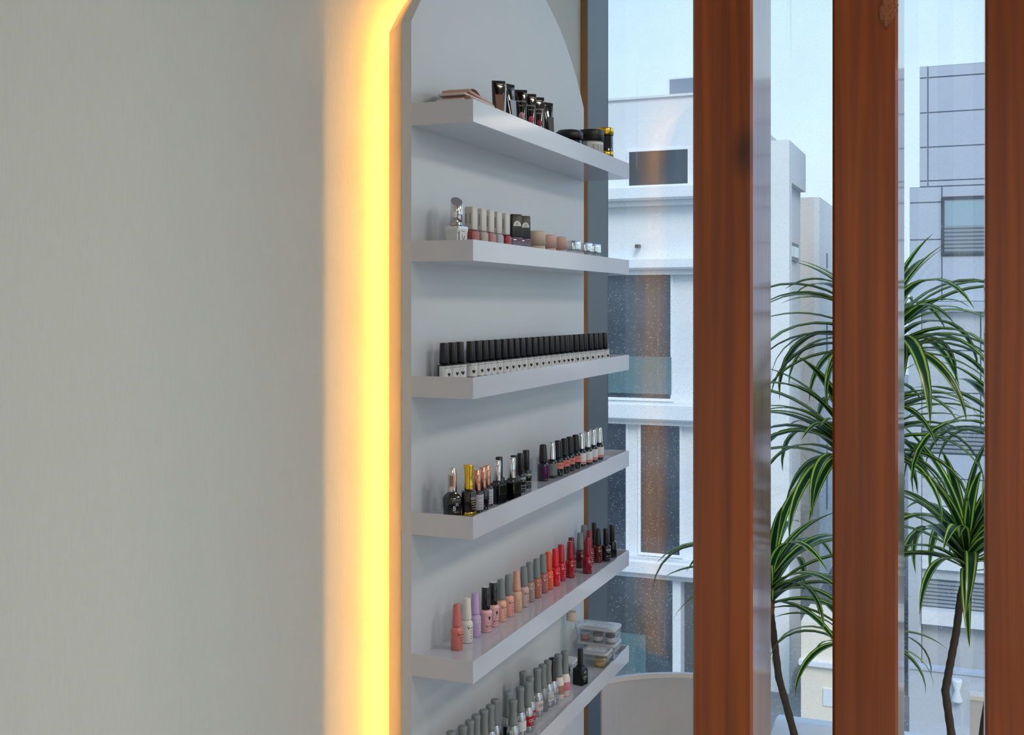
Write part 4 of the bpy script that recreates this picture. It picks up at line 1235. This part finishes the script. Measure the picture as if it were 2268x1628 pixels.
# --- cream building further along
Y = 33.0
b3 = Bld('far_building', 'cream building farther down the street, left of the middle post', -3, Y)
xa, xb = wx(1700, Y), wx(1803, Y)
zt = wz(1790, 437, Y)
b3.part('wall', MB().box(xa, xb, Y, Y + 12, GZ, zt), M_warm)
xb3 = xb
b3.part('side_panel', MB().box(xb, xb + 0.15, Y, Y + 6, GZ, zt), M_ren2)
b3.part('far_wing', MB().box(xb - 2, xb + 1.4, Y + 6, Y + 14, GZ, zt - 0.1), M_ren2)
for py0, py1 in ((555, 590), (715, 795), (1000, 1150)):
    b3.part('slot_window', MB().box(xb + 0.14, xb + 0.17, Y + 1.6, Y + 1.9, wz(1820, py1, Y), wz(1820, py0, Y)), M_joint)

# --- low annex beside the corner building, warm light put into its wall colour
Y = 22.4
b5 = Bld('low_annex', 'low annex painted as warmly lit with white ledge, below the left gap between posts', -1.5, Y)
xa5 = wx(1774, Y)
b5.part('wall', MB().box(xa5, xa5 + 0.95, Y, Y + 1.4, GZ, wz(1810, 1380, Y)), mat('warm_lit_render', rgb(242, 230, 208), 0.8, noise=0.03, scale=1.0))
b5.part('ledge', MB().box(xa5 - 0.03, xa5 + 0.95, Y - 0.12, Y + 0.1, wz(1810, 1473, Y), wz(1810, 1463, Y)), M_frame)
b5.part('shutter', MB().box(xa5 + 0.42, xa5 + 0.93, Y - 0.03, Y + 0.02, wz(1810, 1560, Y), wz(1810, 1522, Y)), M_frame)

# --- grey clad building (right)
Y = 25.0
b4 = Bld('office_building', 'tall grey clad building with louvred windows, right of the middle post', 1.0, Y)
xl0 = wx(2035, Y); xl1 = wx(2013, Y); xr = 7.0
Q = lambda py: wz(2100, py, Y)
b4.part('upper_core', MB().box(xl0 + 0.02, xr, Y + 0.03, Y + 8, Q(412), Q(143)), M_joint)
b4.part('lower_core', MB().box(xl1 + 0.02, xr, Y + 0.03, Y + 8, GZ, Q(412)), M_joint)
vj = wx(2055, Y)
g = 0.014
ys = [143, 169, 247, 324, 399, 412]
for i in range(5):
    for x0, x1 in ((xl0, vj), (vj, wx(2300, Y)), (wx(2300, Y), xr)):
        b4.part('cladding_panel', MB().box(x0 + g, x1 - g, Y, Y + 0.06, Q(ys[i + 1]) + g, Q(ys[i]) - g), M_ggrey)
ys = [412, 447, 530, 668]
wl, wr2 = wx(2086, Y), wx(2230, Y)
for i in range(3):
    for x0, x1 in ((xl1, wl), (wl, wr2), (wr2, xr)):
        if x0 == wl and i == 1:
            continue
        z1_, z0_ = Q(ys[i]), Q(ys[i + 1])
        if x0 == wl and i == 0:
            z0_ = Q(437)
        if x0 == wl and i == 2:
            z1_ = Q(566)
        b4.part('cladding_panel', MB().box(x0 + g, x1 - g, Y, Y + 0.06, z0_ + g, z1_ - g), M_ggrey)
wo = b4.window(wl, wr2, Y, Q(566), Q(437), M_frameb, M_pane, 0.05)  # pale bluish reflection is put into the pane's base colour
for k in range(7):
    zz = Q(503 + k * 8.6)
    b4.part('louver_slat', MB().box(wl + 0.05, wr2 - 0.05, Y - 0.07, Y - 0.02, zz - 0.025, zz + 0.022), M_slat, wo)
b4.part('pilaster', MB().box(xl1, wx(2041, Y), Y - 0.25, Y + 0.05, GZ, Q(668)), M_ggrey2)
b4.part('string_course', MB().box(wx(2041, Y), xr, Y - 0.2, Y + 0.05, Q(690), Q(668)), M_ggrey)
ys = [690, 776, 870, 945]
for i in range(3):
    b4.part('cladding_panel', MB().box(wx(2041, Y) + g, wx(2172, Y) - g, Y - 0.02, Y + 0.05, Q(ys[i + 1]) + g, Q(ys[i]) - g), M_ggrey2)
    b4.part('cladding_panel', MB().box(wx(2172, Y) + g, xr, Y - 0.02, Y + 0.05, Q(ys[i + 1]) + g, Q(ys[i]) - g), M_ggrey2)
def louver(y0, y1, n):
    fr = b4.part('louver_frame', MB().box(wx(2043, Y), wx(2230, Y), Y + 0.0, Y + 0.04, Q(y1), Q(y0)), M_frameb)
    for k in range(n):
        zz = Q(y0 + (y1 - y0) * (k + 0.5) / n)
        hh = (Q(y0) - Q(y1)) / n
        b4.part('louver_slat', MB().box(wx(2043, Y), wx(2230, Y), Y - 0.06, Y - 0.005, zz - hh * 0.34, zz + hh * 0.34), M_slat, fr)
louver(948, 1003, 6)
for y0, y1, m, pr in ((1005, 1060, M_ggrey, 0.0), (1060, 1122, M_ggrey2, 0.0), (1122, 1136, M_frame, 0.22), (1136, 1232, M_ggrey2, 0.0), (1232, 1262, M_frame, 0.12), (1262, 1286, M_ggrey2, 0.0), (1346, 1380, M_frame, 0.3), (1380, 1478, M_ggrey2, 0.0), (1480, 1590, M_ggrey2, 0.0), (1592, 1720, M_ggrey, 0.0)):
    b4.part('cladding_panel' if pr == 0 else 'ledge', MB().box(wx(2041, Y) + g, xr, Y - 0.02 - pr, Y + 0.05, Q(y1) + g, Q(y0) - g), m)
louver(1288, 1345, 7)
yb_ = 22.0
bw = b4.part('boundary_wall', MB().box(wx(2014, yb_), xr, yb_, yb_ + 0.2, GZ, wz(2100, 1490, yb_)), M_ggrey2)
b4.part('coping', MB().box(wx(2013, yb_), xr, yb_ - 0.03, yb_ + 0.23, wz(2100, 1490, yb_), wz(2100, 1484, yb_)), M_ggrey)
b4.part('wall_lamp', MB().lathe([(0.09, 0.0), (0.10, 0.03), (0.045, 0.2), (0.09, 0.38), (0.08, 0.41)], 12), M_frame).location = (wx(2120, yb_), yb_ - 0.1, wz(2120, 1551, yb_))
